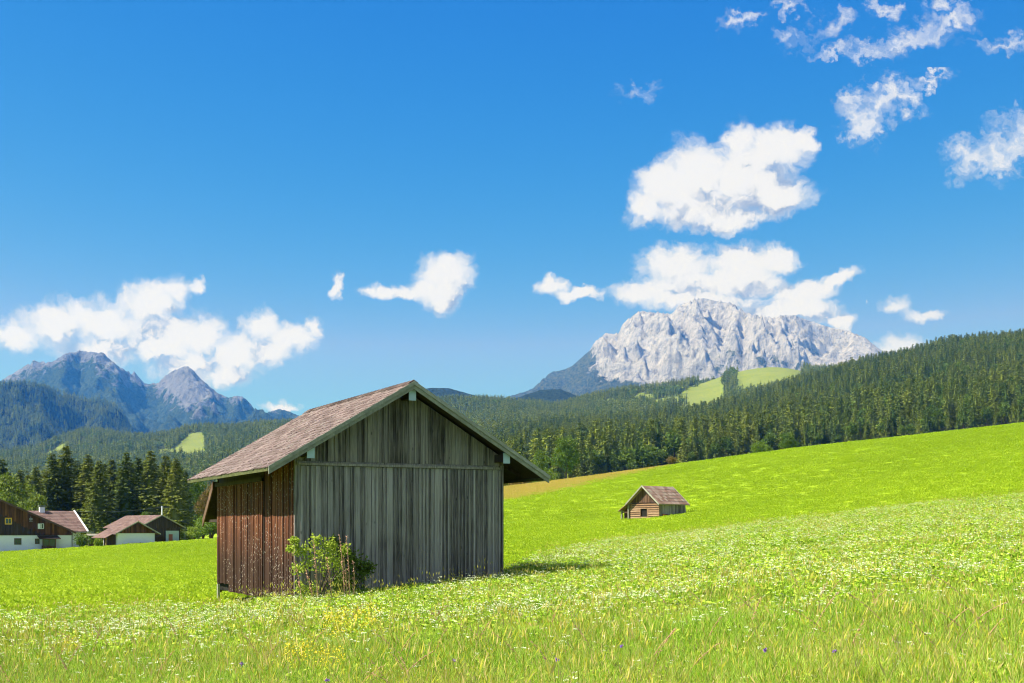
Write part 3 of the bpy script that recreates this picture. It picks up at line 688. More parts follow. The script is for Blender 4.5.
# rafters under the overhang
for yy in list(np.arange(.5, L, 1.15)):
    for side in (-1, 1):
        b = MB(); e0 = -.85; q = .09
        X0, X1 = (e0, W/2) if side < 0 else (W-e0, W/2)
        z0, z1 = RZ0+SLP*e0-.1, rz(W/2)-.1
        b.hexa([(X0,yy-.05,z0-.13),(X1,yy-.05,z1-.13),(X1,yy+.05,z1-.13),(X0,yy+.05,z0-.13),(X0,yy-.05,z0),(X1,yy-.05,z1),(X1,yy+.05,z1),(X0,yy+.05,z0)]) if side < 0 else \
        b.hexa([(X1,yy-.05,z1-.13),(X0,yy-.05,z0-.13),(X0,yy+.05,z0-.13),(X1,yy+.05,z1-.13),(X1,yy-.05,z1),(X0,yy-.05,z0),(X0,yy+.05,z0),(X1,yy+.05,z1)])
        b.build('rafter', M['dark_wood'], barn)
def roof_slab(b, side, xo, y0, y1, off0, off1, W=W, slp=SLP, z00=RZ0, r=None, xi=None):
    """slab between two offsets below the roof surface on one side"""
    xa = -xo; xb = W/2 if xi is None else xi
    za, zb = z00+slp*xa, z00+slp*xb
    if side > 0: xa, xb = W-xa, W-xb
    P = [(xa,y0,za-off1),(xb,y0,zb-off1),(xb,y1,zb-off1),(xa,y1,za-off1),(xa,y0,za-off0),(xb,y0,zb-off0),(xb,y1,zb-off0),(xa,y1,za-off0)]
    if side > 0: P = [P[i] for i in (1,0,3,2,5,4,7,6)]
    b.hexa(P, r)
roof = MB(); 
OVB = {-1: 1.0, 1: 1.15}
for s in (-1, 1): roof_slab(roof, s, OVB[s]-.03, -GO+.03, L+.12, .05, .09)
roof = roof.build('roof', M['dark_wood'], barn)
b = MB()
SL_ = math.hypot(1, SLP)
for side in (-1, 1):
    ncs = 21; run = (W/2+OVB[side]+.03)/ncs
    for k in range(ncs+0):
        y = -GO-.02+(.11 if k % 2 else 0); xa = -OVB[side]-.03+k*run
        while y < L+.13:
            w = min(rr.uniform(.16, .27), L+.16-y)
            if w < .03: break
            lift = rr.uniform(0, .012); dl = rr.uniform(-.02, .015)
            x0 = xa+dl; x1 = min(xa+run*1.25, W/2)
            z0 = RZ0+SLP*x0-.015+lift; z1 = RZ0+SLP*x1-.036
            X0, X1 = (x0, x1) if side < 0 else (W-x0, W-x1)
            q = [(X0,y,z0-.02),(X1,y,z1-.012),(X1,y+w-.006,z1-.012),(X0,y+w-.006,z0-.02),(X0,y,z0),(X1,y,z1),(X1,y+w-.006,z1),(X0,y+w-.006,z0)]
            if side > 0: q = [q[i] for i in (1,0,3,2,5,4,7,6)]
            b.hexa(q, rr.random()); y += w
b.build('shingles', M['shingle'], roof)
b = MB(); y = -GO
while y < L+.1:                                 # ridge tiles
    w = .33; h0 = rz(W/2)
    b.hexa([(W/2-.14,y,h0-.075),(W/2,y,h0+.005),(W/2,y+w,h0-.01),(W/2-.14,y+w,h0-.09),(W/2-.14,y,h0-.05),(W/2,y,h0+.035),(W/2,y+w,h0+.015),(W/2-.14,y+w,h0-.07)])
    b.hexa([(W/2+.001,y,h0+.005),(W/2+.14,y,h0-.075),(W/2+.14,y+w,h0-.09),(W/2+.001,y+w,h0-.01),(W/2+.001,y,h0+.035),(W/2+.14,y,h0-.05),(W/2+.14,y+w,h0-.07),(W/2+.001,y+w,h0+.015)])
    y += w-.03
b.build('ridge_cap', M['shingle'], roof)
for s in (-1, 1):                               # barge boards, two layers
    b = MB(); roof_slab(b, s, OVB[s], -GO-.03, -GO+.02, .03, .235); roof_slab(b, s, OVB[s]+.02, -GO-.068, -GO-.033, .012, .12); 
    b.build('barge_board', M['barge_wood'], barn)
b = MB()
for s in (-1, 1):
    xa = -1.0 if s < 0 else W+OVB[1]
    b.box(xa-.02, xa+.02, -GO+.03, L+.1, RZ0-SLP*OVB[s]-.15, RZ0-SLP*OVB[s]-.06)
b.build('eave_board', M['moss_wood'], barn)
# rear lean-to
b = MB(); zt, zb_ = 1.62-ZB, .36-ZB
b.hexa([(-.15,L+.15,zt-.05),(W,L+.15,zt-.05),(W,L+1.55,zb_-.05),(-.15,L+1.55,zb_-.05),(-.15,L+.15,zt+.02),(W,L+.15,zt+.02),(W,L+1.55,zb_+.02),(-.15,L+1.55,zb_+.02)])
lt = b.build('rear_canopy', M['dark_wood'], barn)
b = MB(); b.hexa([(-.19,L+.12,zt-.22),(-.152,L+.12,zt-.22),(-.152,L+1.6,zb_-.22),(-.19,L+1.6,zb_-.22),(-.19,L+.12,zt+.05),(-.152,L+.12,zt+.05),(-.152,L+1.6,zb_+.05),(-.19,L+1.6,zb_+.05)])
b.build('verge_board', M['brown_wood'], lt)
b = MB(); b.box(-.05, W, L+.1, L+1.3, zb_-.06, zb_+.03); b.box(.0,.1,L+.04,L+.14,0,zt); b.build('canopy_frame', M['dark_wood'], lt)

# bush at the barn corner
sb = empty('shrub', (at(318, 33.4), 33.4, float(ground(at(318, 33.4), 33.4))+.05), YAW, label='leafy green shrub growing against the barn gable among dry reddish stalks', cat='shrub')
r = RS(77)
def leafcloud(cs, n, size, zsq=1):
    P = []
    cs = np.array(cs); k = r.randint(0, len(cs), n); dd = unit(r.normal(size=(n, 3)))
    p = cs[k, :3]+dd*(cs[k, 3]*r.uniform(.2, 1.05, n))[:, None]
    b_ = unit(dd*.3+r.normal(size=(n, 3))); s_ = unit(np.cross(b_, r.normal(size=(n, 3)))); l = size*r.uniform(.6, 1.4, n)
    return rhombi(p, b_, s_, l, l*.6)
cs = [(-0.95, -0.6, 1.5, 0.092), (-0.8, -0.5, 1.7, 0.12), (-0.2, -0.5, 1.7, 0.184), (0.1, -0.5, 1.6, 0.23), (-0.7, -0.45, 1.45, 0.166), (-0.5, -0.5, 1.45, 0.258), (-0.1, -0.45, 1.4, 0.294), (0.25, -0.4, 1.3, 0.322), (-0.35, -0.4, 1.1, 0.276), (0.1, -0.4, 1.05, 0.322), (-0.7, -0.4, 0.95, 0.202), (-0.6, -0.4, 0.45, 0.202), (-0.3, -0.4, 0.4, 0.23), (0.45, -0.3, 1.05, 0.276), (0.3, -0.3, 1.55, 0.184), (0.6, -0.4, 1.45, 0.166)]
link('foliage', npmesh('foliage', *leafcloud(cs, 1800, .08), [M['leaves_sunlit']]), sb)  # sunny half of the shrub: sunlight put into a brighter leaf colour
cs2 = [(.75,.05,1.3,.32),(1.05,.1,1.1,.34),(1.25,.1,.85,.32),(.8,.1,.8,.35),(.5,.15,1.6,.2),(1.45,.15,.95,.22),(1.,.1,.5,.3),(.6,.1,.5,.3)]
link('shaded_foliage', npmesh('shaded_foliage', *leafcloud(cs2, 2100, .085), [M['leaves_mid']]), sb, label='leaves coloured darker for shade close to the boards')  # half in shadow: the darker leaf colour stands in for shade
b = MB()
for (x0, x1, h) in ((-.65,-.95,1.15),(-.25,-.4,1.4),(.15,-.05,1.05),(.5,.3,1.55),(.62,.5,1.5),(.72,.7,.95),(.55,.42,1.1),(-.35,-.6,.8)):
    h *= 1.2; b.tube([(x0,-.75,-.1),((x0+x1)/2+.03,-.8,h*.5),(x1,-.85,h)], [.015,.012,.006], 5)
    for q in range(26):
        f = random.uniform(.35, 1); p = Vector((x0+(x1-x0)*f, -.75-.1*f, h*f)); a = random.uniform(0, 6.28)
        b.tube([p, p+Vector((math.cos(a)*.05, math.sin(a)*.05, .035))], [.01, .004], 3)
b.build('stalk', M['reed'], sb)
b = MB()
for k in range(9):
    a = random.uniform(0, 6.28); L_ = random.uniform(.5, 1.1); b.tube([(0,0,0),(math.cos(a)*L_*.5,abs(math.sin(a))*-.1,.7),(math.cos(a)*L_,-.1,1.35)], [.02,.014,.005], 5)
b.build('stem', M['bark'], sb)

# ------------------------------------------------------------------ small log hut
def gable_roof(parent, w, y0, y1, z_eave, slp, ov, mt_, thick=.08, name='roof', tile=.3, rnd=rr):
    z00 = z_eave+slp*ov; b = MB()
    for s in (-1, 1):
        roof_slab(b, s, ov, y0, y1, .03, thick+.03, w, slp, z00)
        n = max(6, int((w/2+ov)/tile)); run = (w/2+ov)/n
        for k in range(n):
            y = y0-.02
            while y < y1:
                ww = min(rnd.uniform(.5, 1.)*tile*1.6, y1+.02-y); 
                if ww < .02: break
                x0 = -ov-.03+k*run; x1 = min(x0+run*1.2, w/2); l = rnd.uniform(0, .02)
                z0, z1 = z00+slp*x0+l, z00+slp*x1-.02; X0, X1 = (x0, x1) if s < 0 else (w-x0, w-x1)
                q = [(X0,y,z0-.02),(X1,y,z1-.012),(X1,y+ww-.01,z1-.012),(X0,y+ww-.01,z0-.02),(X0,y,z0),(X1,y,z1),(X1,y+ww-.01,z1),(X0,y+ww-.01,z0)]
                if s > 0: q = [q[i] for i in (1,0,3,2,5,4,7,6)]
                b.hexa(q, rnd.random()); y += ww
    return b.build(name, mt_, parent), z00
def barges(parent, w, ys, z00, slp, ov, m, h=.2, t_=.04):
    for y in ys:
        for s in (-1, 1):
            b = MB(); roof_slab(b, s, ov+.01, y-t_/2, y+t_/2, -.03, h, w, slp, z00); b.build('barge_board', m, parent)

hd = 125.; hx = at(659, hd)
hy_ = math.radians(-45)                 # gable faces left and towards the camera
hut = empty('log_hut', (0,0,0), 0, label='small old log hut with reddish roof alone on the mown slope', cat='hut')
# local frame: x along the gable (left to right), y into the building, origin at the near corner of the gable = right corner
hut.location = (hx, hd, zpy(519.6, hd)); hut.rotation_euler = (0, 0, hy_)
hw = 3.5; hl = 4.1; HZ = 1.95; hs = .86; hov = .42
# walls extend to negative local x
def sh(b, dx): b.v = [(v[0]+dx, v[1], v[2]) for v in b.v]; return b
b = MB()
for k in range(9):
    z0 = -.3+k*.22; z1 = z0+.155; e = .12
    if 3 <= k <= 6:
        b.box(-e, 1.25, -.14+rr.uniform(0,.02), .02, z0, z1); b.box(2.1, hw+e, -.14, .02, z0, z1)
    else: b.box(-e, hw+e, -.14+rr.uniform(0,.02), .02, z0, z1)
sh(b, -hw).build('log_wall', M['log_wood'], hut)
b = MB(); b.box(.0, hw, .022, .05, -.5, 1.7); sh(b, -hw).build('wall_backing', M['dark_wood'], hut)  # dark sheet put behind the logs so the chinks read dark
b = MB(); b.box(1.25, 2.1, -.02, .0, .3, 1.1); door = sh(b, -hw).build('door_opening', M['void'], hut)  # near-black panel stands in for the darkness inside the doorway
b = MB(); b.box(1.19,1.25,-.17,-.0,.28,1.12); b.box(2.1,2.16,-.17,0,.28,1.12); b.box(1.19,2.16,-.17,0,1.12,1.18); sh(b, -hw).build('frame', M['log_wood'], door)
b = MB(); x_ = 0
while x_ < hw-.01:
    w_ = min(.2, hw-x_); 
    if x_ < hw/2 < x_+w_: w_ = max(hw/2-x_, .02)
    zt = lambda q: HZ+hs*(q if q <= hw/2 else hw-q)-.02
    hex_v(b, x_+.005, x_+w_-.005, -.08-rr.uniform(0,.03), 0, 1.72, zt(x_), zt(x_+w_)); x_ += w_
sh(b, -hw).build('gable_boards', M['brown_wood'], hut)
b = MB(); y_ = .0
while y_ < hl: b.box(hw, hw+.05+rr.uniform(0,.04), y_+.005, y_+.22, -.6, HZ-.05); b.box(-.05, 0, y_+.005, y_+.22, -.6, HZ-.05); y_ += .23
b.box(-.0, hw, hl, hl+.05, -.1, HZ-.02)
sh(b, -hw).build('side_wall', M['grey_wood'], hut)
rf_, z00 = gable_roof(hut, hw, -.55, hl+.35, HZ-hs*hov, hs, hov, M['shingle_hut'], tile=.32); sh_me = rf_.data
for v in sh_me.vertices: v.co.x -= hw
for o_ in [0]:
    pre = set(hut.children); barges(hut, hw, (-.58, hl+.38), z00, hs, hov, M['barge_wood'], .16)
    for c_ in set(hut.children)-pre:
        for v in c_.data.vertices: v.co.x -= hw
# lean-to on the shaded far side of the gable: roof skirt, posts and dim stall
b = MB(); z1_ = HZ-hs*hov-.02; xe = -hw-hov
b.hexa([(xe-.95,-.55,z1_-.72),(xe+.02,-.55,z1_-.1),(xe+.02,hl+.3,z1_-.1),(xe-.95,hl+.3,z1_-.72),(xe-.95,-.55,z1_-.64),(xe+.02,-.55,z1_-.02),(xe+.02,hl+.3,z1_-.02),(xe-.95,hl+.3,z1_-.64)])
b.build('lean_to_roof', M['shingle_hut'], hut)
for (xp, zz) in ((-hw-1.15, 1.05), (-hw-.25, 1.5)):
    b = MB(); b.box(xp-.07, xp+.07, -.3, -.16, -.2, zz); b.build('post', M['barge_wood'], hut)
b = MB(); b.hexa([(-hw-1.22,.25,-.6),(-hw-.02,.25,-.6),(-hw-.02,.31,-.6),(-hw-1.22,.31,-.6),(-hw-1.22,.25,.86),(-hw-.02,.25,1.62),(-hw-.02,.31,1.62),(-hw-1.22,.31,.86)]); b.build('stall_wall', M['brown_wood'], hut)
b = MB(); b.box(-hw-1.1, -hw-.2, -.27, -.2, .72, .82); b.build('rail', M['brown_wood'], hut)
b = MB(); b.hexa([(.1,hl-.2,-.2),(.5,hl-.2,-.2),(.5,hl-.05,-.2),(.1,hl-.05,-.2),(.06,hl-.2,1.7),(.14,hl-.2,1.7),(.14,hl-.05,1.7),(.06,hl-.05,1.7)]); b.build('leaning_board', M['grey_wood'], hut)
b = MB(); b.tube([(.28,1.2,.35),(.28,1.2,.0)], .22, 8); b.box(.15,.42,.3,.9,-.05,.55); 
rk = b.build('feed_box', M['rust'], hut)

# ------------------------------------------------------------------ farm buildings
def window(parent, x0, x1, z0, z1, y, fm, t_=.12):
    b = MB(); b.box(x0-t_, x0, y-.06, y, z0-t_, z1+t_); b.box(x1, x1+t_, y-.06, y, z0-t_, z1+t_); b.box(x0, x1, y-.06, y, z1, z1+t_); b.box(x0, x1, y-.06, y, z0-t_, z0)
    b.box((x0+x1)/2-.03, (x0+x1)/2+.03, y-.05, y-.012, z0, z1)
    w = b.build('window', fm, parent); b = MB(); b.box(x0, x1, y-.01, y-.004, z0, z1); b.build('pane', M['pane'], w); return w
# dark wooden farmhouse with white ground floor: gable towards the camera, ridge beyond the picture's edge
fd = 205.; fx1 = at(73, fd); fh = 13.2; fz = zpy(555, fd)
FW = 2*fh; fx0, fy0 = fx1-math.cos(YAW)*FW, fd-math.sin(YAW)*FW
fa = empty('farmhouse', (fx0, fy0, fz), YAW, label='dark timber farmhouse with white ground floor and yellow framed window', cat='farmhouse')
zf = zpy(535.2, fd-5)-fz; ze = zpy(531, fd)-fz
def PXL(p):
    q = (p-CX)/F; return (q*fy0-fx0)/(math.cos(YAW)-q*math.sin(YAW))
def ZL(py): return zpy(py, fd-3.5)-fz
b = MB(); b.box(0, FW, 0, 9, -1, zf); b.build('ground_floor_wall', M['plaster'], fa)
b = MB(); x_ = 0; fs = .455
while x_ < FW-.01:
    w_ = min(.34, FW-x_)
    if x_ < FW/2 < x_+w_: w_ = max(FW/2-x_, .02)
    zt = lambda q: ze-.05+fs*(q if q <= FW/2 else FW-q); hex_v(b, x_+.01, x_+w_-.01, -.05-rr.uniform(0,.05), .2, zf-.02, max(zt(x_), zf+.02), max(zt(x_+w_), zf+.02)); x_ += w_
uw = b.build('upper_wall', M['dark_wood'], fa)
b = MB(); x_ = PXL(-2)                     # the orange weathered boards just under the roof, hanging over the dark ones
while x_ < FW-.2:
    w_ = min(.34, FW-x_); zt = lambda q: ze-.12+fs*(FW-q); dep = np.interp(x_, [PXL(-2), PXL(34), PXL(50), FW], [2.0, 2.4, 2.2, .5])
    hex_v(b, x_+.01, x_+w_-.01, -.16-rr.uniform(0,.04), -.11, max(zt(x_)-dep-rr.uniform(0,.5), zf+.03), max(zt(x_), zf+.1), max(zt(x_+w_), zf+.08)); x_ += w_
b.build('gable_boards', M['orange_wood'], fa, label='orange brown boards under the roof edge')
_, z00 = gable_roof(fa, FW, -.9, 9.3, ze-fs*.35, fs, .35, M['tile_far'], tile=.55)
barges(fa, FW, (-.93,), z00, fs, .35, M['brown_frame'], .3, .06)
window(fa, PXL(5.8), PXL(10.8), ZL(523.5), ZL(518.8), -.11, M['yellow_frame'], .16)
window(fa, PXL(15), PXL(20.6), ZL(543.8), ZL(539), 0, M['brown_frame'])
window(fa, PXL(35.7), PXL(38.7), ZL(543.2), ZL(539.4), 0, M['brown_frame'])
w_ = window(fa, PXL(38.2), PXL(43.2), ZL(528.4), ZL(524), -.2, M['white_paint'], .08)
b = MB(); b.box(PXL(41.2), PXL(41.6), -.5, -.27, ZL(528.6), ZL(523.8)); b.box(PXL(38.2), PXL(40.2), -.32, -.27, ZL(528.6), ZL(523.8)); b.build('shutter', M['white_paint'], w_)
# bay with small dark roof
bay = MB(); bay.box(PXL(41.6), PXL(55), -1.3, -.0, -.3, ZL(545.6)); bay.box(PXL(41.6), PXL(42.4), -1.3, -1.2, ZL(545.6), ZL(539)); bay.box(PXL(54.2), PXL(55), -1.3, -1.2, ZL(545.6), ZL(539)); bay.box(PXL(48), PXL(48.6), -1.3, -1.2, ZL(545.6), ZL(539))
bay = bay.build('bay', M['brown_wood'], fa)
b = MB(); b.box(PXL(42.4), PXL(54.2), -1.22, -1.19, ZL(545.6), ZL(539)); b.build('pane', M['pane'], bay)
b = MB(); z0, z1 = ZL(538.6), ZL(535.4); b.hexa([(PXL(38.5),-1.9,z0-.1),(PXL(59.5),-1.9,z0-.1),(PXL(57.5),-.12,z1-.1),(PXL(37),-.12,z1-.1),(PXL(38.5),-1.9,z0),(PXL(59.5),-1.9,z0),(PXL(57.5),-.12,z1),(PXL(37),-.12,z1)]); b.build('bay_roof', M['dark_wood'], bay)
b = MB(); b.tube([(FW-.15,-.12,ze-.3),(FW-.15,-.12,-.5)], .08, 6); b.box(FW-.3,FW+.45,-.9,9,ze-.3,ze-.16); b.build('gutter', M['metal'], fa)
b = MB(); b.tube([(PXL(30.5),-.5,ZL(521)),(PXL(30.5),-.5,ZL(516.5))], .05, 5); b.box(PXL(29),PXL(32.2),-.55,-.5,ZL(520),ZL(518)); b.box(PXL(29),PXL(32.2),-.55,-.5,ZL(521.5),ZL(520.8)); b.build('lantern', M['metal'], fa)

# second house behind it: brown roof facing the camera, white verge
gd = 212.; wing = empty('house', (at(87, gd), gd, zpy(551, gd)), math.radians(36), label='house with brown tiled roof and white verge behind the timber farmhouse', cat='house')
wz = lambda py: zpy(py, gd)-zpy(551, gd)
eh = wz(531.2); rh = wz(511.)*1.02; DP = 7.5; X0_ = -17.
b = MB(); b.box(X0_, -.9, .6, 13, -1, eh); b.hexa([(-.95,.6,eh),(-.9,.6,eh),(-.9,14.,eh),(-.95,14.,eh),(-.95,DP-.1,rh-.3),(-.9,DP-.1,rh-.3),(-.9,DP+.1,rh-.3),(-.95,DP+.1,rh-.3)]); b.build('wall', M['plaster'], wing)
b = MB(); nrow = 14
for k in range(nrow):
    y0, y1 = -.1+DP*k/nrow, -.1+DP*(k+1.15)/nrow; z0 = eh-.05+(rh-eh)*k/nrow; z1 = eh-.05+(rh-eh)*min((k+1.1)/nrow, 1); x_ = X0_
    while x_ < -.02:
        w_ = min(rr.uniform(.4,.8), 0-x_)
        b.hexa([(x_,y0,z0-.05),(x_+w_-.01,y0,z0-.05),(x_+w_-.01,y1,z1-.08),(x_,y1,z1-.08),(x_,y0,z0+.03),(x_+w_-.01,y0,z0+.03),(x_+w_-.01,y1,z1),(x_,y1,z1)]); x_ += w_
b.hexa([(X0_,DP,rh-.16),(0,DP,rh-.16),(0,2*DP,eh-.1),(X0_,2*DP,eh-.1),(X0_,DP,rh-.02),(0,DP,rh-.02),(0,2*DP,eh),(X0_,2*DP,eh)])
WL = 0.
rf_ = b.build('roof', M['tile_far'], wing)
b = MB(); b.hexa([(WL,-.2,eh-.3),(WL+.22,-.2,eh-.3),(WL+.22,DP,rh-.2),(WL,DP,rh-.2),(WL,-.2,eh+.12),(WL+.22,-.2,eh+.12),(WL+.22,DP,rh+.12),(WL,DP,rh+.12)]); b.build('verge_board', M['white_paint'], rf_)
b = MB(); b.box(X0_, WL+1.1, -.28, -.12, eh-.22, eh-.08); b.build('gutter', M['metal'], rf_)
b = MB(); b.box(-5.9, -5.1, 6.7, 7.4, rh-.9, rh+.55); ch = b.build('chimney', M['plaster'], rf_)
b = MB(); b.box(-6.05, -4.95, 6.55, 7.55, rh+.7, rh+.82); b.box(-5.9,-5.1,6.7,7.4,rh+.551,rh+.6); b.tube([(-5.8,6.8,rh+.6),(-5.8,6.8,rh+.7)],.04,4); b.tube([(-5.2,7.3,rh+.6),(-5.2,7.3,rh+.7)],.04,4); b.build('chimney_cap', M['metal'], ch)
b = MB(); yy=2.6; yy = 5.; zz = eh+(rh-eh)*(yy+.1)/DP; b.hexa([(a_-9.,yy+c_,zz+.05+dz_+c_*(rh-eh)/DP) for dz_ in (0,.09) for a_, c_ in ((0,0),(.9,0),(.9,.9),(0,.9))]); b.build('skylight', M['pane'], rf_)

# brown shed (gable towards the camera, same direction as the hay barn)
sd = 214.
def gbuild(name, label, cat, apex_px, apex_py, half, d, slp, ov, length, base_py, wall_top_py, wallm, upm, roofm, front_ov=.6, bargem='barge_wood', YAW=math.radians(42)):
    zb = zpy(base_py, d); ax = at(apex_px, d); w = 2*half
    ox = ax-math.cos(YAW)*half; oy = d-math.sin(YAW)*half
    e = empty(name, (ox, oy, zb), YAW, label=label, cat=cat)
    za = zpy(apex_py, d)-zb; z_e = za-slp*(half+ov)
    rf, z00 = gable_roof(e, w, -front_ov, length+.4, z_e, slp, ov, M[roofm], tile=.45)
    wt = zpy(wall_top_py, d)-zb
    b = MB(); x_ = 0
    if wallm == 'plaster': b.box(.0, w, .0, length, -1, wt)
    else: 
        b.box(0, w, .02, length, -1, min(wt, z00-.1))
        while x_ < w-.01: w_ = min(.25, w-x_); b.box(x_+.005, x_+w_-.005, -.03-rr.uniform(0,.03), .02, -1, wt); x_ += w_
    b.build('wall', M[wallm], e)
    b = MB(); x_ = 0
    while x_ < w-.01:
        w_ = min(.25, w-x_)
        if x_ < half < x_+w_: w_ = max(half-x_, .02)
        zt = lambda q: z00-.1+slp*(q if q <= half else w-q); hex_v(b, x_+.006, x_+w_-.006, -.08-rr.uniform(0,.03), -.065 if wallm != 'plaster' else 0, wt, max(zt(x_), wt+.02), max(zt(x_+w_), wt+.02)); x_ += w_
    b.build('gable_boards', M[upm], e); barges(e, w, (-front_ov-.03,), z00, slp, ov, M[bargem], .16, .06)
    return e, z00, w
se, sz00, sw = gbuild('shed', 'brown timber shed with low tiled roof behind the white walled annex', 'shed', 160.5, 514.8, 3.6, sd, .5, .75, 13., 543, 528, 'dark_wood', 'dark_wood', 'tile_far', .7)
b = MB(); b.box(sw-2.7, sw-.3, -.22, -.12, .2, 2.1); b.build('cladding_panel', M['tin'], se, label='pale blue grey metal panel on the shed front')
b = MB(); b.box(sw-2.2, sw-1.5, -.3, -.23, .1, 1.5); b.build('door', M['rust'], se)
b = MB(); b.tube([(sw+.7,-.5,0),(sw+.7,-.5,sz00-.5)], .06, 5); b.build('post', M['barge_wood'], se)
ae, az00, aw = gbuild('garage', 'white walled annex with wooden gable in front of the brown shed', 'garage', 136.3, 521.2, 3.15, 200., .52, .7, 5.2, 546.5, 533.2, 'plaster', 'orange_wood', 'tile_far', .7)
for yy in (1.5, 3.9):
    b = MB(); b.box(-1.3, -1.08, yy-.1, yy+.1, -.3, az00-.6); b.build('post', M['log_wood'], ae)
b = MB(); b.box(-.04, -.01, .6, 5., 0, az00-.4); b.build('side_boards', M['brown_wood'], ae)
b = MB(); b.hexa([(-1.9,.2,az00-1.05),(-.72,.2,az00-.44),(-.72,5.5,az00-.44),(-1.9,5.5,az00-1.05),(-1.9,.2,az00-.97),(-.72,.2,az00-.36),(-.72,5.5,az00-.36),(-1.9,5.5,az00-.97)]); b.build('porch_roof', M['tile_far'], ae)
# roof pole with overhead wire
pe = empty('utility_pole', (at(162, 225), 225, 0), 0, label='pale pole rising behind the shed roof carrying an overhead wire', cat='pole'); pz = zpy(506, 225)
b = MB(); b.tube([(0,0,-2.5),(0,0,pz)], [.16,.13], 8); b.build('pole_shaft', M['white_paint'], pe)
b = MB(); b.tube([(-.35,0,pz-.2),(.35,0,pz-.2)], .05, 5); b.build('crossarm', M['metal'], pe)
b = MB()
def wire(x0, y0, z0, x1, y1, z1, sag, n=14):
    return [(x0+(x1-x0)*q/n, y0+(y1-y0)*q/n, z0+(z1-z0)*q/n-sag*4*(q/n)*(1-q/n)) for q in range(n+1)]
b.tube(wire(at(74,222),222,zpy(511,222), at(162,225),225,pz-.15, .45), .022, 4); b.tube(wire(at(162,225),225,pz-.15, at(230,232),232,zpy(510,232), .4), .022, 4)
tag(b.build('overhead_wire', M['metal']), 'thin overhead wire running past the shed pole', 'wire')
# clutter between the houses
e = empty('garden_shelter', (at(94,206), 206, float(ground(at(94,206),206))), YAW, label='small garden shelter with posts between farmhouse and annex', cat='shelter')
b = MB(); b.hexa([(-1.1,-.8,1.75),(1.1,-.8,1.75),(1.1,.8,2.05),(-1.1,.8,2.05),(-1.1,-.8,1.83),(1.1,-.8,1.83),(1.1,.8,2.13),(-1.1,.8,2.13)]); b.build('roof', M['barge_wood'], e)
for (a_, c_) in ((-1,-.7),(1,-.7),(-1,.7),(1,.7)):
    b = MB(); b.box(a_-.06, a_+.06, c_-.06, c_+.06, -.2, 1.8 if c_ < 0 else 2.05); b.build('post', M['barge_wood'], e)
b = MB(); b.box(-.9, .9, .3, .4, .1, .9); b.box(-.9,.9,-.1,.4,.35,.42); b.build('bench', M['brown_wood'], e)

# ------------------------------------------------------------------ meadow plants
def tuft(n, h, spread, seed, wid=.006, lean=.35, hv=.35, seg=3):
    r = RS(seed); a = r.uniform(0, 2*PI, n); q = spread*np.sqrt(r.uniform(0, 1, n)); x0, y0 = np.cos(a)*q, np.sin(a)*q
    H = h*(1-hv*r.uniform(0, 1, n)**.7); la = r.uniform(0, 2*PI, n); ln = lean*H*r.uniform(.15, 1.3, n); fa_ = r.uniform(0, PI, n)
    w = wid*r.uniform(.6, 1.4, n); V = []
    for k in range(seg+1):
        f = k/seg; cx = x0+np.cos(la)*ln*f**2; cy = y0+np.sin(la)*ln*f**2; cz = H*(f-.18*f*f*(ln/H))
        ww = w*(1-f*.92)
        V += [np.stack([cx-np.cos(fa_)*ww, cy-np.sin(fa_)*ww, cz], 1), np.stack([cx+np.cos(fa_)*ww, cy+np.sin(fa_)*ww, cz], 1)]
    V = np.stack(V, 1)     # n, 2(seg+1), 3
    base = (np.arange(n)*2*(seg+1))[:, None]
    Q = np.concatenate([base+np.array([[2*k, 2*k+1, 2*k+3, 2*k+2]]) for k in range(seg)], 0)
    return V.reshape(-1, 3), Q
def heads(V, Q, n, h, seed, spread, hw=.012, hl=.09):
    """seed heads: small lozenges on stalk tops"""
    r = RS(seed); a = r.uniform(0, 2*PI, n); q = spread*np.sqrt(r.uniform(0, 1, n)); p = np.stack([np.cos(a)*q, np.sin(a)*q, h*r.uniform(.8, 1.1, n)], 1)
    b_ = unit(np.stack([r.normal(0, .35, n), r.normal(0, .35, n), np.ones(n)], 1)); s_ = unit(np.cross(b_, r.normal(size=(n, 3))))
    v, q_ = rhombi(p, b_, s_, np.full(n, hl), np.full(n, hw*2)); return np.concatenate([V, v]), np.concatenate([Q, q_+len(V)])
def leafy(n, h, spread, size, seed):
    r = RS(seed); a = r.uniform(0, 2*PI, n); q = spread*np.sqrt(r.uniform(0, 1, n)); p = np.stack([np.cos(a)*q, np.sin(a)*q, h*r.uniform(.15, 1, n)], 1)
    b_ = unit(np.stack([r.normal(size=n), r.normal(size=n), r.uniform(-.2, .8, n)], 1)); s_ = unit(np.cross(b_, np.stack([r.normal(0,.4,n), r.normal(0,.4,n), np.ones(n)], 1)))
    l = size*r.uniform(.6, 1.3, n); return rhombi(p, b_, s_, l, l*.5)
def gmesh(name, VQ, m): return npmesh(name, VQ[0], VQ[1], [m])
T1 = [gmesh('grass_a', tuft(42, .46, .15, 1, .0046, .35), M['grass']), gmesh('grass_b', tuft(42, .52, .17, 2, .004, .5), M['grass']), gmesh('grass_c', tuft(34, .4, .14, 3, .006, .4), M['grass_green']),
      gmesh('grass_d', heads(*tuft(40, .58, .2, 4, .0018, .45), 10, .56, 4, .18, .0028, .06), M['straw']),
      gmesh('grass_e', leafy(90, .3, .2, .06, 5), M['grass_green']),
      gmesh('grass_z', heads(*tuft(6, .85, .15, 6, .0022, .5, .3, 5), 5, .82, 6, .15, .005, .1), M['straw'])]
